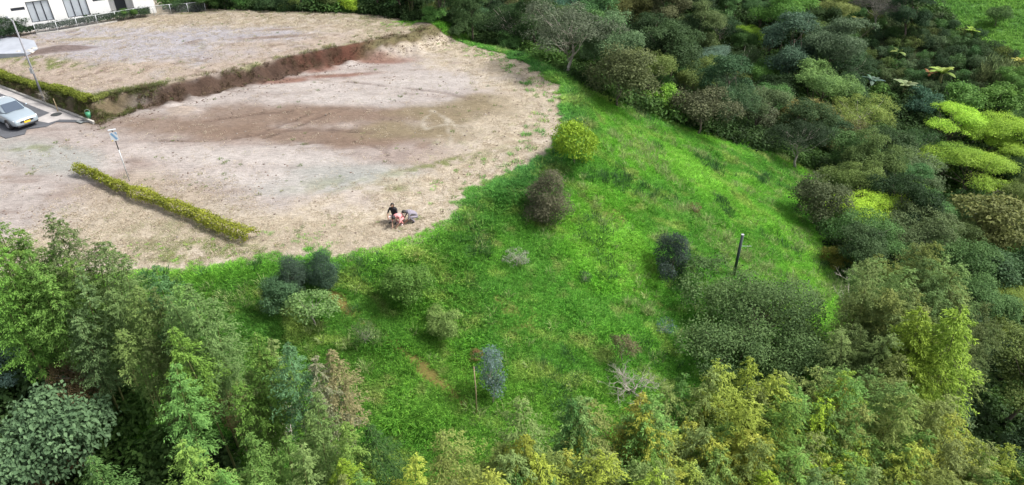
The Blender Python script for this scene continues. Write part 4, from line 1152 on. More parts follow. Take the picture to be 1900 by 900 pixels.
# dead grass and roots hanging on the cut, green fringe on top
r_src = [blade_tuft('root_tuft', 440 + i, 18, .12, .3, .2, .02, 1.6, M['straw_instance']) for i in range(3)]
X, Y = pts(120000, -44, -6, 40, 64)
Z, D_, U_ = land(X, Y, False)
nf_ = fbm(X, Y, 0.55, 49, 3)
u_, v_ = road_uv(X, Y)
hside = (u_ > -.5)
keep = (D_ < 0) & (((~hside) & (U_ > -.5) & (U_ < 1.0) & (rg.rand(len(X)) < .2)) | (hside & (v_ > .25) & (U_ > -.6) & (U_ < 2)))
keep &= (nf_ > .42) & (rg.rand(len(X)) < .6)
X, Y, U_, hside = X[keep], Y[keep], U_[keep], hside[keep]
c = np.tile(np.array((.10, .075, .045)), (len(X), 1)); c = paint(c, (.17, .12, .08), (rg.rand(len(X)) < .4) * .8)
c = paint(c, (.16, .19, .06), ((U_ < .15) & (rg.rand(len(X)) < .5)) * .8)
c = paint(c, (.10, .13, .035), (hside & (rg.rand(len(X)) < .55)) * .85)
scatter('bank_grass', 'dry grass and roots hanging on the earth cut and road bank', X, Y, rg.uniform(.5, 1.2, len(X)), c, r_src, 'grass')
# clods and small stones turned up by the digger, stray weeds
c_src = []
for i in range(3):
    bm = bmesh.new(); bmesh.ops.create_icosphere(bm, subdivisions=1, radius=.06)
    q = random.Random(i)
    for v in bm.verts:
        v.co *= q.uniform(.7, 1.25); v.co.z *= .7
    me_ = bpy.data.meshes.new('clod'); bm.to_mesh(me_); bm.free()
    a = me_.attributes.new('tint', 'FLOAT', 'POINT'); a.data.foreach_set('value', [.5] * len(me_.vertices))
    me_.materials.append(M['straw_instance'])
    c_src.append(bpy.data.objects.new('clod', me_))
X, Y = pts(60000, -44, 5, 27, 68)
Z, D_, U_ = land(X, Y, False)
u_, v_ = road_uv(X, Y)
cl = fbm(X, Y, 1.6, 131, 3)
keep = (D_ < -.3) & ~((v_ > -4.7) & (v_ < .6) & (u_ > -.3)) & (rg.rand(len(X)) < .02 + .2 * sstep(.6, .76, cl) + .6 * ((U_ > .6) & (U_ < 2.2)))
X, Y, U_ = X[keep], Y[keep], U_[keep]
c = np.tile(base(168, 148, 136), (len(X), 1)); c = paint(c, base(216, 206, 196), (rg.rand(len(X)) < .25) * .9); c = paint(c, base(112, 84, 70), ((U_ > .3) & (U_ < 2.2)) * .75)
scatter('soil_clods', 'clods and small stones strewn over the bare terraces', X, Y, rg.uniform(.35, 1.0, len(X)) ** 2 * 1.3, c * rg.uniform(.7, 1.15, (len(X), 1)), c_src, 'clods')
w_src = [blade_tuft('weed_tuft', 450 + i, 14, .05, .14, .13, .03, 1.2, M['leaf_instance']) for i in range(2)]
X, Y = pts(26000, -44, 5, 27, 68)
Z, D_, U_ = land(X, Y, False)
u_, v_ = road_uv(X, Y)
wn_ = fbm(X, Y, 2.6, 141, 3)
keep = (D_ < 0) & ~((v_ > -4.7) & (v_ < .6) & (u_ > -.3)) & (rg.rand(len(X)) < .005 + .10 * sstep(.62, .8, wn_) + .14 * sstep(-2.0, 0, D_) * sstep(.45, .6, wn_))
X, Y = X[keep], Y[keep]
c = np.tile(np.array((.13, .20, .06)), (len(X), 1)); c = paint(c, (.22, .22, .09), (rg.rand(len(X)) < .4) * .8)
scatter('terrace_weeds', 'sparse low weeds on the bare terraces', X, Y, rg.uniform(.5, 1.2, len(X)), c, w_src, 'weeds')
# undergrowth on the floor of the woods and groves
u_src = []
for i in range(3):
    V, T, C_ = clump_crown(460 + i, 1.3, .8, 0.0, 14, 16, .2, cr=.4, low=-.1)
    lm = leaf_mesh('undergrowth_clump', V, T); lm.materials.append(M['leaf_instance'])
    u_src.append(bpy.data.objects.new('undergrowth_clump', lm))
X, Y = pts(30000, -40, 110, 4, 125)
Z, D_, U_ = land(X, Y, False)
keep = (D_ > .8) & (sdf(X, Y, GRASS) > .2 + fbm(X, Y, 2, 97, 2)) & (sdf(X, Y, MEADOW) > .3) & (sdf(X, Y, COFFEE) > 0)
keep &= (np.abs(X) < 10 + .85 * Y) & (rg.rand(len(X)) < np.where(Y > 70, .55, 1))
X, Y = X[keep], Y[keep]
c = np.tile(np.array((.05, .095, .03)), (len(X), 1)); c = paint(c, (.085, .17, .04), sstep(.5, .7, fbm(X, Y, 4, 98, 3)))
scatter('undergrowth', 'dark leafy undergrowth on the floor of the woods', X, Y, rg.uniform(.6, 1.6, len(X)), c * rg.uniform(.6, 1.4, (len(X), 1)), u_src, 'undergrowth', sink=.05)
print('undergrowth', len(X))
# weeds between the coffee rows
X, Y = pts(9000, 30, 95, 55, 115)
keep = sdf(X, Y, COFFEE) < 1
X, Y = X[keep], Y[keep]
c = np.tile(np.array((.10, .17, .045)), (len(X), 1)); c = paint(c, (.15, .13, .06), (rg.rand(len(X)) < .2) * .8)
scatter('field_weeds', 'low weeds between the coffee rows', X, Y, rg.uniform(.8, 1.5, len(X)), c, [s.copy() for s in g_src], 'weeds')
# ------------------------------------------------------------------ white house, fence and its planting
M['render'] = material('white_render', (0.80, 0.80, 0.79), 0.85, var=0.05, scale=1.2, bump=0.05)
M['frame'] = material('dark_frame', (0.03, 0.035, 0.045), 0.45)
M['glass'] = material('curtained_glass', (0.42, 0.46, 0.50), 0.12, var=0.12, scale=1.5, spec=0.6)
M['dark_glass'] = material('dark_glass', (0.05, 0.06, 0.08), 0.08, spec=0.6)
M['steel'] = material('galvanised', (0.45, 0.47, 0.48), 0.5, metal=0.6, var=0.1, scale=4)
M['wire'] = material('fence_wire', (0.30, 0.32, 0.33), 0.5, metal=0.5)
M['pole'] = material('pole_concrete', (0.22, 0.22, 0.24), 0.8, var=0.15, scale=3)
M['roofing'] = material('roof_slab', (0.35, 0.34, 0.33), 0.9, var=0.15, scale=2)
M['stone'] = material('stone', (0.40, 0.38, 0.35), 0.9, var=0.25, scale=3, bump=.3)
HA, HB = np.array(at_z(60, 52, 1.3)), np.array(at_z(290, 20, 1.3))
HU = (HB - HA) / np.linalg.norm(HB - HA)
HN = np.array((-HU[1], HU[0]))
HANG = math.atan2(HU[1], HU[0])
HZ = 0.9                                              # foot of the house walls
HLEN = float(np.linalg.norm(HB - HA))
def on_wall(px, py, off=0.0):
    d = ray(px, py)
    a = HA + HN * off
    t = np.dot(a, HN) / np.dot(d[:2], HN)
    p = d * t
    return float(np.dot(p[:2] - HA, HU)), float(CAM_Z + p[2] - HZ)
house = empty('house', (HA[0], HA[1], HZ), HANG)
tag(house, 'white rendered house with dark-framed windows behind the fence', 'house')
w1a, w1b = on_wall(48, 4), on_wall(102, 37)
w2b0, w2b1 = on_wall(127, 34), on_wall(169, 28)
W1 = (on_wall(60, 42)[0], on_wall(102, 37)[0], min(on_wall(60, 42)[1], on_wall(102, 37)[1]), on_wall(48, 4)[1])
W2 = (w2b0[0], w2b1[0], W1[2], W1[3])
SL1 = (on_wall(20, 19)[0], on_wall(46, 16)[0], on_wall(33, 20)[1], on_wall(33, 14)[1])
SL2 = (on_wall(172, 2)[0], on_wall(195, 0)[0], on_wall(183, 2)[1], on_wall(183, 2)[1] + SL1[3] - SL1[2])
PO = (on_wall(204, 12)[0], on_wall(247, 6)[0], 0.0, W1[3] + .3)
W3 = (W1[0] - 7.2, W1[1] - 7.2, W1[2], W1[3])
holes = [W3, W1, W2, SL1, SL2, PO]
X0, X1, TOP, TH_, DEP = -14.0, HLEN, 6.4, 0.2, 8.5
def holed(mb, x0, x1, z0, z1, hs, y0, y1):
    xs = sorted({x0, x1} | {h[0] for h in hs} | {h[1] for h in hs})
    zs = sorted({z0, z1} | {h[2] for h in hs} | {h[3] for h in hs})
    for a, b_ in zip(xs[:-1], xs[1:]):
        run = None
        for c_, d_ in zip(zs[:-1], zs[1:]):
            mx_, mz = (a + b_) / 2, (c_ + d_) / 2
            solid = not any(h[0] < mx_ < h[1] and h[2] < mz < h[3] for h in hs)
            if solid:
                run = (run[0], d_) if run else (c_, d_)
            if run and (not solid or d_ == zs[-1]):
                mb.box(a, b_, y0, y1, run[0], run[1]); run = None
mb = MB(); holed(mb, X0, X1, -.8, TOP, holes, 0, TH_); mb.build('front_wall', M['render'], house)
MB().box(X1 - TH_, X1, TH_ + .002, DEP, -.8, TOP).build('side_wall', M['render'], house)
MB().box(X0, X0 + TH_, TH_ + .002, DEP, -.8, TOP).build('side_wall', M['render'], house)
MB().box(X0 + TH_ + .002, X1 - TH_ - .002, DEP - TH_, DEP, -.8, TOP).build('rear_wall', M['render'], house)
rf = MB().box(X0 - .3, X1 + .3, -.35, DEP + .3, TOP + .002, TOP + .22).build('roof', M['roofing'], house)
mb = MB(); mb.box(X0 - .3, X1 + .3, -.35, -.2, TOP + .222, TOP + .55); mb.box(X0 - .3, X1 + .3, DEP + .15, DEP + .3, TOP + .222, TOP + .55); mb.build('parapet', M['render'], rf)
def window(h, n, pane_m):
    x0, x1, z0, z1 = h
    w = MB()
    t = .06
    w.box(x0, x1, .07, .13, z0, z0 + t); w.box(x0, x1, .07, .13, z1 - t, z1)
    w.box(x0, x0 + t, .07, .13, z0 + t, z1 - t); w.box(x1 - t, x1, .07, .13, z0 + t, z1 - t)
    wo = w.build('window', M['frame'], house)
    for i in range(n):
        a, b_ = x0 + (x1 - x0) * i / n, x0 + (x1 - x0) * (i + 1) / n
        if i:
            MB().box(a - .035, a + .035, .072, .128, z0 + t, z1 - t).build('mullion', M['frame'], wo)
        MB().box(a + .04, b_ - .04, .10, .11, z0 + t, z1 - t).build('pane', pane_m, wo)
for h in (W1, W2, W3): window(h, 3, M['glass'])
for h in (SL1, SL2): window(h, 1, M['dark_glass'])
mb = MB(); mb.box(PO[0] - .1, PO[1] + .1, 1.4, 1.5, -.6, PO[3]); mb.box(PO[0] - .1, PO[0] - .001, .2, 1.4, -.6, PO[3]); mb.box(PO[1] + .001, PO[1] + .1, .2, 1.4, -.6, PO[3]); mb.build('porch_wall', M['render'], house)
MB().box(PO[0] + .5, PO[0] + 1.4, 1.35, 1.398, 0.05, 2.15).build('door', M['frame'], house)
# chain-link fence
fence = empty('chain_link_fence', (0, 0, 0))
tag(fence, 'low chain-link fence on the far side of the upper terrace', 'fence')
fp = [at_z(x, y, UP) for x, y in ((68, 62), (108, 57.5), (145, 51.5), (182, 46), (217, 40), (252, 34.5), (287, 29), (318, 25), (350, 22), (382, 19.5))]
fp = [(x, y, ground(x, y)) for x, y in fp]
FH = .85
pm = MB().tube([(0, 0, -.3), (0, 0, FH + .03)], .03, 8).mesh('post', True)
pm.materials.append(M['steel'])
for p in fp:
    q = bpy.data.objects.new('post', pm); COL.objects.link(q); q.parent = fence; q.location = p
for a, b_ in zip(fp[:-1], fp[1:]):
    a, b_ = Vector(a), Vector(b_)
    MB().tube([a + Vector((0, 0, FH)), b_ + Vector((0, 0, FH))], .022, 6).build('top_rail', M['steel'], fence)
    mb = MB()
    ln = (b_ - a).length
    dr = (b_ - a) / ln
    st = .09
    for k in range(int((ln + FH) / st)):
        s0 = k * st
        for sg in (1, -1):                            # both diagonals of the mesh
            P = []
            for (s, h) in ((s0 - FH, 0), (s0, FH)):
                t = (s - (s0 - FH)) / FH
                P.append((s, h if sg > 0 else FH - h))
            (s_a, h_a), (s_b, h_b) = P
            if s_a < 0: h_a += (h_b - h_a) * (0 - s_a) / (s_b - s_a); s_a = 0
            if s_b > ln: h_b = h_a + (h_b - h_a) * (ln - s_a) / (s_b - s_a); s_b = ln
            if s_b - s_a > .01:
                mb.tube([a + dr * s_a + Vector((0, 0, h_a)), a + dr * s_b + Vector((0, 0, h_b))], .004, 3, cap=False)
    tag(mb.build('wire_mesh', M['wire'], fence), kind='stuff')
mb = MB()
for a, b_ in zip(fp[:4], fp[1:5]):
    d = (Vector(b_) - Vector(a)).normalized(); s = Vector((d.y, -d.x, 0)) * .16
    V = [Vector(a) + s * .5, Vector(b_) + s * .5, Vector(b_) + s * 1.3, Vector(a) + s * 1.3]
    mb.add([v + Vector((0, 0, -.2)) for v in V] + [v + Vector((0, 0, .12)) for v in V], [(3, 2, 1, 0), (4, 5, 6, 7), (0, 1, 5, 4), (1, 2, 6, 5), (2, 3, 7, 6), (3, 0, 4, 7)])
mb.build('footing', M['kerb'], fence)
# hedges: leafy clumps along a line
def hedge(line, w, h, tone, label, seed, leaf=.10, dens=900, crest=.2):
    rg = np.random.RandomState(seed)
    line = [np.array(p) for p in line]
    seg = [np.linalg.norm(b_ - a) for a, b_ in zip(line[:-1], line[1:])]
    tot = sum(seg)
    n = int(tot * dens)
    s = rg.uniform(0, tot, n)
    cs = np.concatenate(([0], np.cumsum(seg)))
    k = np.clip(np.searchsorted(cs, s, 'right') - 1, 0, len(seg) - 1)
    A, B = np.array(line)[k], np.array(line)[k + 1]
    t = ((s - cs[k]) / np.array(seg)[k])[:, None]
    P = A + (B - A) * t
    D = unit(B - A); S = np.stack((-D[:, 1], D[:, 0]), 1)
    lump = fbm(s, s * 0 + seed, .8, seed, 4) * 1.25 - .08
    th = rg.uniform(-.25, math.pi + .25, n)
    rr = rg.uniform(.6, 1.05, n) * (.62 + 1.0 * (lump - .3)) * np.where(rg.rand(n) < .08, 1.3, 1)
    off, z = np.cos(th) * rr * w / 2, np.maximum(np.sin(th), -.1) * rr * h * .55 + h * .45
    off = off * (.78 + .5 * s / tot) + (fbm(s, s * 0 + 3.3, 1.7, seed + 50, 2) - .5) * .4
    XY = P + S * off[:, None] + rg.normal(size=(n, 2)) * .04
    Z = land(XY[:, 0], XY[:, 1], False)[0] * 0 + land(P[:, 0], P[:, 1])[0]
    o0 = np.array((*line[0], 0))
    V3 = np.stack((XY[:, 0], XY[:, 1], Z + z), 1)
    nr = unit(np.stack((S[:, 0] * np.cos(th), S[:, 1] * np.cos(th), np.sin(th) + .3), 1) + rg.normal(size=(n, 3)) * .4)
    ax = unit(np.cross(nr, rand_dir(rg, n)) + np.array((0, 0, .4)))
    L_ = leaf * rg.uniform(.6, 1.3, n)
    e = empty('hedge', (line[0][0], line[0][1], float(Z[0])))
    tag(e, label, 'hedge')
    org = np.array((line[0][0], line[0][1], float(Z[0])))
    lm = leaf_mesh('foliage', leaves(V3 - org, ax, nr, L_, L_ / 1.7, rg), np.clip(lump * .7 + rg.rand(n) * .4 - .05, 0, 1))
    f = link('foliage', lm, M['leaf'], e); f.color = (*tone, 1)
    q = 0.3
    while q < tot:
        kk = min(np.searchsorted(cs, q, 'right') - 1, len(seg) - 1)
        p = line[kk] + (line[kk + 1] - line[kk]) * (q - cs[kk]) / seg[kk]
        zz = ground(*p) - org[2]
        MB().tube([(p[0] - org[0], p[1] - org[1], zz - .1), (p[0] - org[0] + rg.normal() * .05, p[1] - org[1], zz + h * .6)], [.03, .015], 5).build('stem', M['bark'], e)
        q += 1.1
    return e
hedge([at_z(x, y, 0) for x, y in ((150, 322), (235, 358), (310, 390), (390, 420), (470, 450))], .72, .75, (.23, .26, .035), 'clipped yellow-green hedge crossing the lower terrace', 1)
hedge(HEDGE_LINE, .58, .55, (.18, .22, .035), 'yellow-green hedge on the bank above the road', 2)
hedge([HEDGE_LINE[-1], SCARP_TOP[0]], .4, .3, (.17, .20, .05), 'thin low fringe of green at the corner of the earth cut', 3, .08, 500)
hl = [HA + HU * a + HN * -.75 for a in (-6, -1, 4, 9.5)]
hedge(hl, .9, .8, (.045, .075, .04), 'dark low hedge at the foot of the white house', 4, .12, 700)
put('under', 0, 12, 52, 62, 'dark', 'dark bush left of the house at the frame edge', .8)
for i, (px, py, w, lab) in enumerate(((222, 14, 34, 'leafy green plant in front of the house porch'), (245, 13, 30, 'leafy plant under the porch, next to the first'), (262, 9, 22, 'small upright plant at the corner of the porch'))):
    p = HA + HU * on_wall(px, py)[0] + HN * -.85
    plant(K['bigleaf'][i % 2], p[0], p[1], ground(p[0], p[1]), .17 - .02 * i, 'green', rnd, lab, name='leafy_plant', cat='plant')

# ------------------------------------------------------------------ pole, sign, posts, small things by the road
x, y, z, D = sight(84, 191)
lamp = empty('street_lamp', (x, y, z)); tag(lamp, 'tall grey street lamp pole at the kerb beside the hedge', 'street lamp')
PH = 5.9
MB().tube([(0, 0, -.4), (0, 0, PH)], [.075, .045], 12).build('pole', M['pole'], lamp, smooth=True)
MB().tube([(0, 0, PH - .25), (-.12, .07, PH), (-.35, .21, PH + .08)], [.03, .03, .025], 8).build('arm', M['steel'], lamp, smooth=True)
hd = MB(); hd.tube([(-.28, .17, PH + .07), (-.36, .22, PH + .1), (-.52, .31, PH + .1), (-.62, .37, PH + .07)], [.04, .08, .09, .03], 10)
hd = hd.build('lamp_head', M['steel'], lamp, smooth=True)
MB().tube([(-.4, .24, PH + .02), (-.52, .31, PH + .02)], [.04, .04], 8).build('lens', M['glass'], hd)
MB().box(-.09, .09, -.16, -.10, 2.2, 2.6).build('junction_box', M['steel'], lamp)
x, y, z, D = sight(241, 338)
sign = empty('road_sign', (x, y, z), R(25)); tag(sign, 'small blue and white sign on a thin post above the clipped hedge', 'sign')
M['sign_white'] = material('sign_white', (.55, .58, .62), .5); M['sign_blue'] = material('sign_blue', (.16, .30, .48), .5); M['sign_yellow'] = material('sign_yellow', (.7, .5, .1), .5)
MB().tube([(0, .03, -.3), (0, .03, 2.05)], .028, 8).build('post', M['steel'], sign, smooth=True)
MB().tube([(0, .03, 2.05), (0, .03, 3.25)], .030, 8).build('upper_post', material('dark_post', (.08, .08, .09), .6), sign, smooth=True)
pn = MB().box(-.19, .19, -.012, .0, 2.62, 3.14).build('panel', M['sign_white'], sign)
mb = MB(); mb.add([(-.16, -.016, 3.08), (-.05, -.016, 3.12), (.15, -.016, 2.74), (.06, -.016, 2.66)], [(0, 1, 2, 3)]); mb.build('diagonal_band', M['sign_blue'], pn)
mb = MB(); mb.add([(.05, -.016, 3.12), (.17, -.016, 3.12), (.17, -.016, 2.95)], [(0, 1, 2)]); mb.build('corner_mark', M['sign_blue'], pn)
MB().box(-.18, -.09, -.017, -.0125, 2.63, 2.68).build('edge_mark', M['sign_yellow'], pn)
MB().box(-.2, .2, -.03, .06, 3.26, 3.31).build('cap', M['sign_white'], sign)
x, y, z, D = sight(1361, 513)
M['dark_metal'] = material('dark_metal', (.03, .045, .045), .5)
po = empty('boundary_post', (x, y, z)); tag(po, 'dark upright metal post on the slope behind the large spreading tree', 'post')
MB().tube([(0, 0, -.3), (0, 0, 2.95)], .085, 10).build('shaft', M['dark_metal'], po, smooth=True)
MB().tube([(0, 0, 2.95), (0, 0, 3.0)], [.09, .09], 10).build('cap', M['steel'], po)
MB().tube([(0, 0, 2.2), (.7, .1, 2.12)], .012, 5).build('wire_arm', M['steel'], po)
x, y, z, D = sight(884, 770)
st = MB().tube([(0, 0, -.2), (.02, 0, 1.4), (-.03, .02, 2.9)], [.03, .028, .022], 7).build('wooden_stake', M['stake'], None, (x, y, z), smooth=True)
tag(st, 'thin pale wooden stake beside the slender blue-grey tree', 'stake')
x, y, z, D = sight(108, 208)
tag(MB().tube([(0, 0, -.15), (.02, 0, .5), (0, .02, 1.0)], [.04, .035, .03], 7).build('wooden_stake', M['stake'], None, (x, y, z)), 'short wooden stake in the bank behind the kerb', 'stake')
x, y, z, D = sight(91, 187)
plant(K['dry'][0], x, y, z, .55, 'brown', rnd, 'dark dry twigs at the foot of the street lamp', name='dry_shrub')
# bucket at the kerb end
x, y, z, D = sight(167, 221)
bk = empty('bucket', (x, y, z)); tag(bk, 'small green plastic bucket at the end of the kerb', 'bucket')
M['green_plastic'] = material('green_plastic', (.05, .25, .13), .45)
MB().tube([(0, 0, -.02), (0, 0, .42)], [.13, .19], 14).build('tub', M['green_plastic'], bk, smooth=True)
MB().tube([(-.19, 0, .40), (-.15, .02, .55), (0, .03, .62), (.15, .02, .55), (.19, 0, .40)], .012, 6).build('handle', M['steel'], bk)
# stones
def stone(px, py, s, label, seed, name='stone', zl=None):
    rg = np.random.RandomState(seed)
    bm = bmesh.new(); bmesh.ops.create_icosphere(bm, subdivisions=2, radius=s)
    for v in bm.verts:
        k = 1 + .35 * (vnoise(np.array([v.co.x / s * 1.5 + 9]), np.array([v.co.y / s * 1.5 + v.co.z / s * 2 + 5]), seed)[0] - .5)
        v.co = Vector((v.co.x * 1.3 * k, v.co.y * k, v.co.z * .65 * k))
    me_ = bpy.data.meshes.new(name); bm.to_mesh(me_); bm.free()
    x, y, z, D = sight(px, py)
    tag(link(name, me_, M['stone'], None, (x, y, z + s * .25), (0, 0, rg.uniform(0, 6))), label, 'stone')
stone(36, 101, .32, 'pale stone at the end of the grey street, nearer the frame edge', 1); stone(57, 98, .28, 'pale stone at the end of the grey street, beside the lamp pole', 2)
stone(64, 93, .24, 'small pale stone lying on the upper terrace near the street end', 3); stone(84, 192, .12, 'white stone at the foot of the street lamp', 4)
# manhole and drain in the road
u_m, v_m = road_uv(*at_z(105, 214, 0))
mh = empty('manhole', road_pt(u_m, v_m, .058)); tag(mh, 'round manhole cover in the road ahead of the car', 'manhole cover')
MB().tube([(0, 0, 0), (0, 0, .010)], [.46, .46], 28).build('ring', M['gutter'], mh)
cv = MB().tube([(0, 0, .0), (0, 0, .016)], [.36, .36], 28).build('cover', material('cast_iron', (.05, .05, .05), .7, var=.2, scale=9), mh)
for k in range(-2, 3):
    MB().box(-.24, .24, k * .11 - .015, k * .11 + .015, .0165, .024).build('rib', M['dark_metal'], cv)
u_m, v_m = road_uv(*at_z(147, 228, 0))
dr = empty('storm_drain', road_pt(u_m, -0.35, .06), math.atan2(ROAD_U[1], ROAD_U[0])); tag(dr, 'small dark storm drain beside the kerb end', 'drain')
MB().box(-.32, .32, -.13, .13, 0, .012).build('frame', M['dark_metal'], dr)
for k in range(7):
    MB().box(-.28 + k * .09, -.24 + k * .09, -.11, .11, .0125, .02).build('bar', M['steel'], dr)

# ------------------------------------------------------------------ car
M['paint'] = material('car_paint', (.36, .43, .48), .3, metal=.4, spec=.5, coat=.6)
M['car_glass'] = material('car_glass', (.05, .07, .10), .05, spec=.8)
M['rubber'] = material('rubber', (.02, .02, .02), .85); M['alloy'] = material('alloy', (.5, .5, .52), .35, metal=.8)
M['lamp_glass'] = material('lamp_glass', (.75, .78, .8), .1); M['plate'] = material('plate', (.75, .48, .03), .5); M['trim'] = material('trim', (.025, .025, .028), .6)
M['tail'] = material('tail_lamp', (.35, .02, .02), .2)
fc = (np.array(at_z(24, 240, .1)) + np.array(at_z(75, 228, .1))) / 2
hdg = np.array((.835, -.55)); hdg /= np.linalg.norm(hdg)
cc = fc - hdg * 1.8
car = empty('car', (cc[0], cc[1], .055), math.atan2(hdg[1], hdg[0])); tag(car, 'silver-blue sedan with yellow number plate parked on the road', 'car')
def loft(name, rings, mats, parent, sub=2):
    n = len(rings[0])
    V = [p for r_ in rings for p in r_]
    Fs = [(i * n + k, i * n + (k + 1) % n, (i + 1) * n + (k + 1) % n, (i + 1) * n + k) for i in range(len(rings) - 1) for k in range(n)]
    Fs += [tuple(range(n))[::-1], tuple((len(rings) - 1) * n + k for k in range(n))]
    mb = MB(); mb.add(V, Fs)
    o = mb.build(name, mats, parent, smooth=True)
    bm = bmesh.new(); bm.from_mesh(o.data); bmesh.ops.recalc_face_normals(bm, faces=bm.faces); bm.to_mesh(o.data); bm.free()
    if sub:
        m = o.modifiers.new('subsurf', 'SUBSURF'); m.levels = m.render_levels = sub
    return o
def section(x, zl, zt, w):
    zs_ = zl + (zt - zl) * .45
    pts_ = [(-w * .80, zl), (0, zl - .02), (w * .80, zl), (w * .97, zl + .06), (w, zs_), (w * .97, zt - .07), (w * .82, zt - .01), (w * .4, zt + .025), (0, zt + .03), (-w * .4, zt + .025), (-w * .82, zt - .01), (-w * .97, zt - .07), (-w, zs_), (-w * .97, zl + .06)]
    return [(x, a, b_) for a, b_ in pts_]
loft('body', [section(*s) for s in ((-2.24, .46, .84, .70), (-2.2, .36, .92, .78), (-2.0, .26, .97, .84), (-1.4, .20, .98, .87), (-.4, .19, .95, .88), (.7, .19, .94, .88), (1.15, .20, .92, .87), (1.6, .22, .86, .85), (1.95, .24, .78, .81), (2.14, .28, .69, .74), (2.2, .36, .60, .64))], M['paint'], car)
def ring(z, x0, x1, w0, w1):                          # plan ring of the cabin
    return [(x0, -w0 * .85, z), (x0 - .03, 0, z), (x0, w0 * .85, z), (x0 + .25, w0, z), ((x0 + x1) / 2, (w0 + w1) / 2 + .02, z), (x1 - .25, w1, z), (x1, w1 * .85, z), (x1 + .06, 0, z), (x1, -w1 * .85, z), (x1 - .25, -w1, z), ((x0 + x1) / 2, -(w0 + w1) / 2 - .02, z), (x0 + .25, -w0, z)]
cab = loft('cabin', [ring(.88, -1.85, 1.1, .76, .76), ring(1.0, -1.65, .92, .75, .75), ring(1.36, -1.15, .32, .62, .62), ring(1.44, -.95, .12, .55, .55)], M['paint'], car)
def pane_on(name, P, mat, parent=car):
    P = [Vector(p) for p in P]
    nrm = (P[1] - P[0]).cross(P[2] - P[0]).normalized()
    mb = MB(); mb.add([p + nrm * .022 for p in P] + [p - nrm * .02 for p in P], [tuple(range(len(P)))] + [tuple(range(len(P), 2 * len(P)))[::-1]] + [(i, (i + 1) % len(P), (i + 1) % len(P) + len(P), i + len(P))[::-1] for i in range(len(P))])
    return mb.build(name, mat, parent)
pane_on('windscreen', [(.98, -.58, .98), (1.01, .58, .98), (.36, .50, 1.37), (.33, -.50, 1.37)], M['car_glass'])
pane_on('rear_window', [(-1.66, .56, 1.0), (-1.66, -.56, 1.0), (-1.16, -.48, 1.36), (-1.16, .48, 1.36)], M['car_glass'])
for s in (1, -1):
    P = [(.62, s * .765, .98), (-.28, s * .79, .99), (-.28, s * .675, 1.33), (.22, s * .655, 1.32)]
    pane_on('side_window', P if s < 0 else P[::-1], M['car_glass'])
    P = [(-.36, s * .79, .99), (-1.25, s * .775, 1.0), (-.95, s * .665, 1.31), (-.36, s * .675, 1.33)]
    pane_on('side_window', P if s < 0 else P[::-1], M['car_glass'])
    o = loft('headlight', [[(2.02, s * .42, .58), (2.02, s * .74, .60), (1.92, s * .76, .72), (1.98, s * .46, .69)], [(2.2, s * .42, .58), (2.07, s * .76, .60), (1.98, s * .77, .72), (2.1, s * .46, .68)]], M['lamp_glass'], car, 0)
    MB().box(-2.27, -2.16, s * .62 - .13, s * .62 + .13, .68, .84).build('tail_lamp', M['tail'], car, bevel=.02)
    mo = loft('mirror', [[(.52, s * .86, 1.0), (.64, s * .86, 1.0), (.64, s * .86, 1.08), (.52, s * .86, 1.08)], [(.50, s * 1.02, .98), (.66, s * 1.02, .98), (.64, s * 1.02, 1.12), (.50, s * 1.02, 1.12)]], M['paint'], car, 1)
    for xw in (-1.32, 1.32):
        wo = empty('wheel', (xw, s * .78, .31)); wo.parent = car
        MB().tube([(0, -.10, 0), (0, -.09, 0), (0, .09, 0), (0, .10, 0)], [.27, .31, .31, .27], 24).build('tyre', M['rubber'], wo, smooth=False)
        rm = MB().tube([(0, s * .085, 0), (0, s * .112, 0)], [.20, .19], 20).build('rim', M['alloy'], wo)
        MB().tube([(xw, s * .70, .33), (xw, s * .893, .33)], [.37, .365], 24).build('wheel_arch', M['trim'], car)
        wo.location[1] = s * .815
    for xd in (.15, -.8):
        MB().box(xd, xd + .16, s * .885 - .012, s * .885 + .012, .80, .83).build('door_handle', M['trim'], car)
MB().box(2.10, 2.215, -.42, .42, .50, .62).build('grille', M['trim'], car, bevel=.02)
MB().box(2.02, 2.19, -.66, .66, .24, .36).build('lower_intake', M['trim'], car, bevel=.03)
MB().box(2.212, 2.232, -.20, .20, .44, .56).build('number_plate', M['plate'], car)

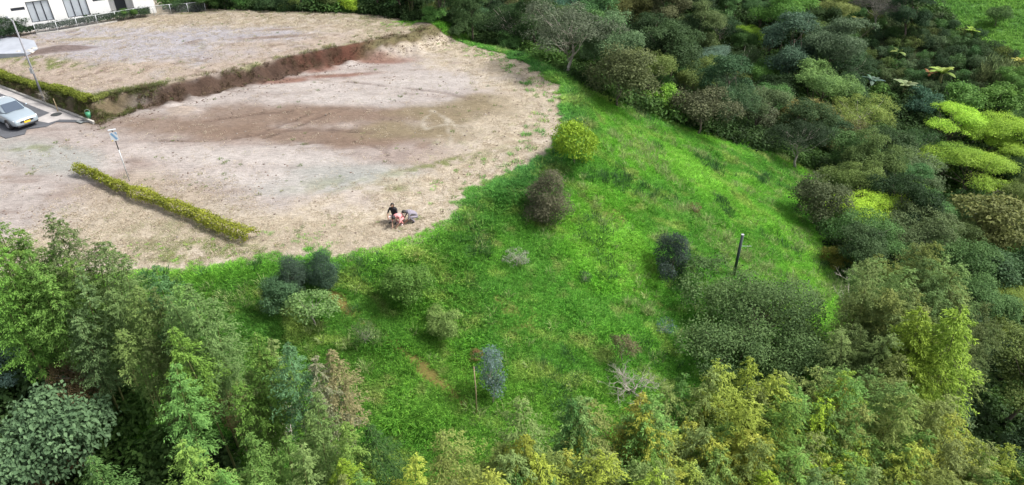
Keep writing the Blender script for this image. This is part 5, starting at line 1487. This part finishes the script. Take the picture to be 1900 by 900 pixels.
# ------------------------------------------------------------------ the three people at the front of the terrace
M['skin'] = material('skin', (.32, .19, .13), .6); M['hair'] = material('hair', (.012, .010, .009), .6)
M['black_cloth'] = material('black_cloth', (.018, .018, .022), .9, var=.2, scale=8); M['pink_cloth'] = material('pink_cloth', (.62, .27, .27), .9, var=.1, scale=8)
M['grey_cloth'] = material('grey_cloth', (.22, .20, .24), .9, var=.25, scale=14); M['denim'] = material('denim', (.06, .07, .10), .9, var=.2, scale=8); M['pale_cloth'] = material('pale_cloth', (.5, .42, .42), .9, var=.1, scale=8)
def person(px, py, rotz, J, mats, label, zone, hair_len=.0):
    """J: joints of the pose; zone: joint -> material slot"""
    names = [n for n in J if n != 'face']
    chain = [('pelvis', 'waist'), ('waist', 'chest'), ('chest', 'neck'), ('neck', 'skull'), ('skull', 'crown_top')]
    for s in 'lr':
        chain += [('chest', 'sh_' + s), ('sh_' + s, 'el_' + s), ('el_' + s, 'wr_' + s), ('pelvis', 'hip_' + s), ('hip_' + s, 'kn_' + s), ('kn_' + s, 'an_' + s), ('an_' + s, 'toe_' + s)]
    rad = {'pelvis': .15, 'waist': .13, 'chest': .15, 'neck': .06, 'skull': .095, 'crown_top': .075, 'sh': .075, 'el': .045, 'wr': .033, 'hip': .10, 'kn': .062, 'an': .042, 'toe': .035}
    V, Rr = [Vector(J[n]) for n in names], [rad.get(n.split('_')[0] if n not in rad else n) for n in names]
    E = [(names.index(a), names.index(b_)) for a, b_ in chain]
    for s in 'lr':                                    # palm and five fingers
        w, e_ = Vector(J['wr_' + s]), Vector(J['el_' + s])
        d = (w - e_).normalized()
        sd_ = d.cross(Vector((0, 0, 1)) if abs(d.z) < .9 else Vector((1, 0, 0))).normalized()
        dn = sd_.cross(d)
        pi = len(V); V.append(w + d * .07); Rr.append(.03); E.append((names.index('wr_' + s), pi))
        for k, (o_, ln) in enumerate(((-.032, .055), (-.011, .068), (.011, .072), (.032, .062))):
            b0 = w + d * .10 + sd_ * o_
            i0 = len(V); V += [b0, b0 + d * ln * .55 - dn * .008, b0 + d * ln - dn * .03]; Rr += [.009, .008, .007]
            E += [(pi, i0), (i0, i0 + 1), (i0 + 1, i0 + 2)]
        i0 = len(V); V += [w + d * .05 - sd_ * .045, w + d * .085 - sd_ * .065 - dn * .015]; Rr += [.011, .009]; E += [(pi, i0), (i0, i0 + 1)]
    me_ = bpy.data.meshes.new('body'); me_.from_pydata(V, E, [])
    o = bpy.data.objects.new('body', me_); COL.objects.link(o)
    sk = o.modifiers.new('skin', 'SKIN'); sk.use_smooth_shade = True
    for i, v in enumerate(me_.skin_vertices[0].data):
        v.radius = (Rr[i], Rr[i]); v.use_root = (names[i] == 'pelvis') if i < len(names) else False
    sb = o.modifiers.new('sub', 'SUBSURF'); sb.levels = sb.render_levels = 1
    dg = bpy.context.evaluated_depsgraph_get()
    bm_ = bpy.data.meshes.new_from_object(o.evaluated_get(dg))
    bpy.data.objects.remove(o)
    x, y, z, D = sight(px, py)
    e = empty('person', (x, y, z), rotz); tag(e, label, 'person')
    body = link('body', bm_, mats, e)
    low_z = min(v.co.z for v in bm_.vertices)
    body.location = (0, 0, -low_z)
    ctr = np.array([p.center for p in bm_.polygons])
    best, mi = np.full(len(ctr), 9.), np.zeros(len(ctr), int)
    for a, b_ in chain:
        A, B = np.array(J[a]), np.array(J[b_])
        t = np.clip(((ctr - A) @ (B - A)) / max((B - A) @ (B - A), 1e-6), 0, 1)[:, None]
        q = np.linalg.norm(ctr - A - t * (B - A), axis=1) - .5 * rad.get(a.split('_')[0] if a not in rad else a)
        zz = zone.get((a.split('_')[0], b_.split('_')[0]), 0)
        m = q < best
        best[m] = q[m]; mi[m] = zz
    bm_.polygons.foreach_set('material_index', mi.astype(np.int32))
    # head: hair cap, nose and ears
    sk_, ct = Vector(J['skull']), Vector(J['crown_top'])
    upv = (ct - sk_).normalized()
    fw = Vector(J.get('face', (0, -1, 0))).normalized(); fw = (fw - upv * fw.dot(upv)).normalized()
    rt = fw.cross(upv)
    bmh = bmesh.new(); bmesh.ops.create_uvsphere(bmh, u_segments=16, v_segments=12, radius=1)
    hc = sk_ + upv * .05 - fw * .018
    for v in bmh.verts:
        c = v.co.copy()
        v.co = hc + rt * c.x * .098 + fw * c.y * -.115 * (1 if c.y > 0 else .8) * 1 + upv * (c.z * .115 if c.z > 0 else c.z * (.10 + hair_len))
    bmesh.ops.delete(bmh, geom=[v for v in bmh.verts if (v.co - hc).dot(fw) > .045 and (v.co - hc).dot(upv) < .055], context='VERTS')
    hm = bpy.data.meshes.new('hair'); bmh.to_mesh(hm); bmh.free()
    for p in hm.polygons: p.use_smooth = True
    link('hair', hm, M['hair'], e, body.location)
    nz_ = sk_ + fw * .095 - upv * .005
    mb = MB(); mb.tube([nz_ + upv * .03 - fw * .01, nz_ + fw * .02 - upv * .01, nz_ - upv * .022], [.008, .016, .01], 6); mb.build('nose', M['skin'], e, body.location, smooth=True)
    for s in (1, -1):
        MB().tube([sk_ + rt * s * .098 + upv * .025, sk_ + rt * s * .106 - upv * .02], [.022, .014], 7).build('ear', M['skin'], e, body.location)
    return e
Z_SHIRT = {('pelvis', 'waist'): 1, ('waist', 'chest'): 1, ('chest', 'neck'): 1, ('chest', 'sh'): 1, ('sh', 'el'): 1, ('el', 'wr'): 0, ('pelvis', 'hip'): 2, ('hip', 'kn'): 2, ('kn', 'an'): 2, ('an', 'toe'): 3}
squat = {'pelvis': (0, .10, .30), 'waist': (0, .08, .48), 'chest': (0, 0, .72), 'neck': (0, -.04, .93), 'skull': (0, -.08, 1.03), 'crown_top': (0, -.07, 1.14),
         'sh_l': (.19, 0, .82), 'el_l': (.26, -.16, .60), 'wr_l': (.14, -.40, .52), 'sh_r': (-.19, 0, .82), 'el_r': (-.27, -.14, .58), 'wr_r': (-.16, -.38, .48),
         'hip_l': (.10, .08, .28), 'kn_l': (.20, -.34, .44), 'an_l': (.15, -.12, .08), 'toe_l': (.17, -.30, .035), 'hip_r': (-.10, .08, .28), 'kn_r': (-.20, -.34, .44), 'an_r': (-.15, -.12, .08), 'toe_r': (-.17, -.30, .035), 'face': (0, -1, -.2)}
bent = {'pelvis': (0, .22, .34), 'waist': (0, .14, .50), 'chest': (0, -.12, .62), 'neck': (0, -.34, .66), 'skull': (0, -.45, .64), 'crown_top': (0, -.54, .66),
        'sh_l': (.18, -.20, .62), 'el_l': (.24, -.30, .36), 'wr_l': (.14, -.46, .16), 'sh_r': (-.18, -.20, .62), 'el_r': (-.24, -.32, .36), 'wr_r': (-.12, -.50, .18),
        'hip_l': (.10, .20, .32), 'kn_l': (.20, -.22, .42), 'an_l': (.15, .04, .08), 'toe_l': (.17, -.14, .035), 'hip_r': (-.10, .20, .32), 'kn_r': (-.20, -.22, .42), 'an_r': (-.15, .04, .08), 'toe_r': (-.17, -.14, .035), 'face': (0, -.5, -1)}
mir = {k: ((v[0], v[1] * 1.0, v[2]) if k == 'face' else (v[0] * 1.04, v[1] * .95, v[2] * 1.05)) for k, v in bent.items()}
person(732, 411, R(-15), squat, [M['skin'], M['black_cloth'], M['pale_cloth'], M['black_cloth']], 'person in a black top with dark hair squatting upright, tallest of three', Z_SHIRT)
person(743, 416, R(-30), bent, [M['skin'], M['pink_cloth'], M['pink_cloth'], M['pale_cloth']], 'person in pink clothes crouching bent forward in the middle of three', Z_SHIRT, .05)
person(767, 411, R(-70), mir, [M['skin'], M['grey_cloth'], M['grey_cloth'], M['black_cloth']], 'person in grey clothes with dark hair crouching bent over, closest to the grass', Z_SHIRT, .08)

# ------------------------------------------------------------------ labels of look-alikes: their order across the picture
ORD = 'first second third fourth fifth sixth seventh eighth ninth tenth eleventh twelfth thirteenth fourteenth fifteenth sixteenth seventeenth eighteenth nineteenth twentieth'.split()
ORD += ['twenty-' + w for w in ORD[:9]] + ['thirtieth'] + ['thirty-' + w for w in ORD[:9]] + ['fortieth'] + ['forty-' + w for w in ORD[:9]] + ['fiftieth'] + ['fifty-' + w for w in ORD[:9]]
same = {}
for o in COL.objects:
    if o.parent is None and o.get('group') and o.get('category') in ('bamboo', 'tree', 'bush', 'cane'):
        same.setdefault(o['label'], []).append(o)
for lab, os_ in same.items():
    if 1 < len(os_) <= len(ORD):
        os_.sort(key=lambda o: o.location.x / (o.location.y * CT - (o.location.z - CAM_Z) * ST))
        for k, o in enumerate(os_):
            o['label'] = '%s, %s from left' % (lab, ORD[k])
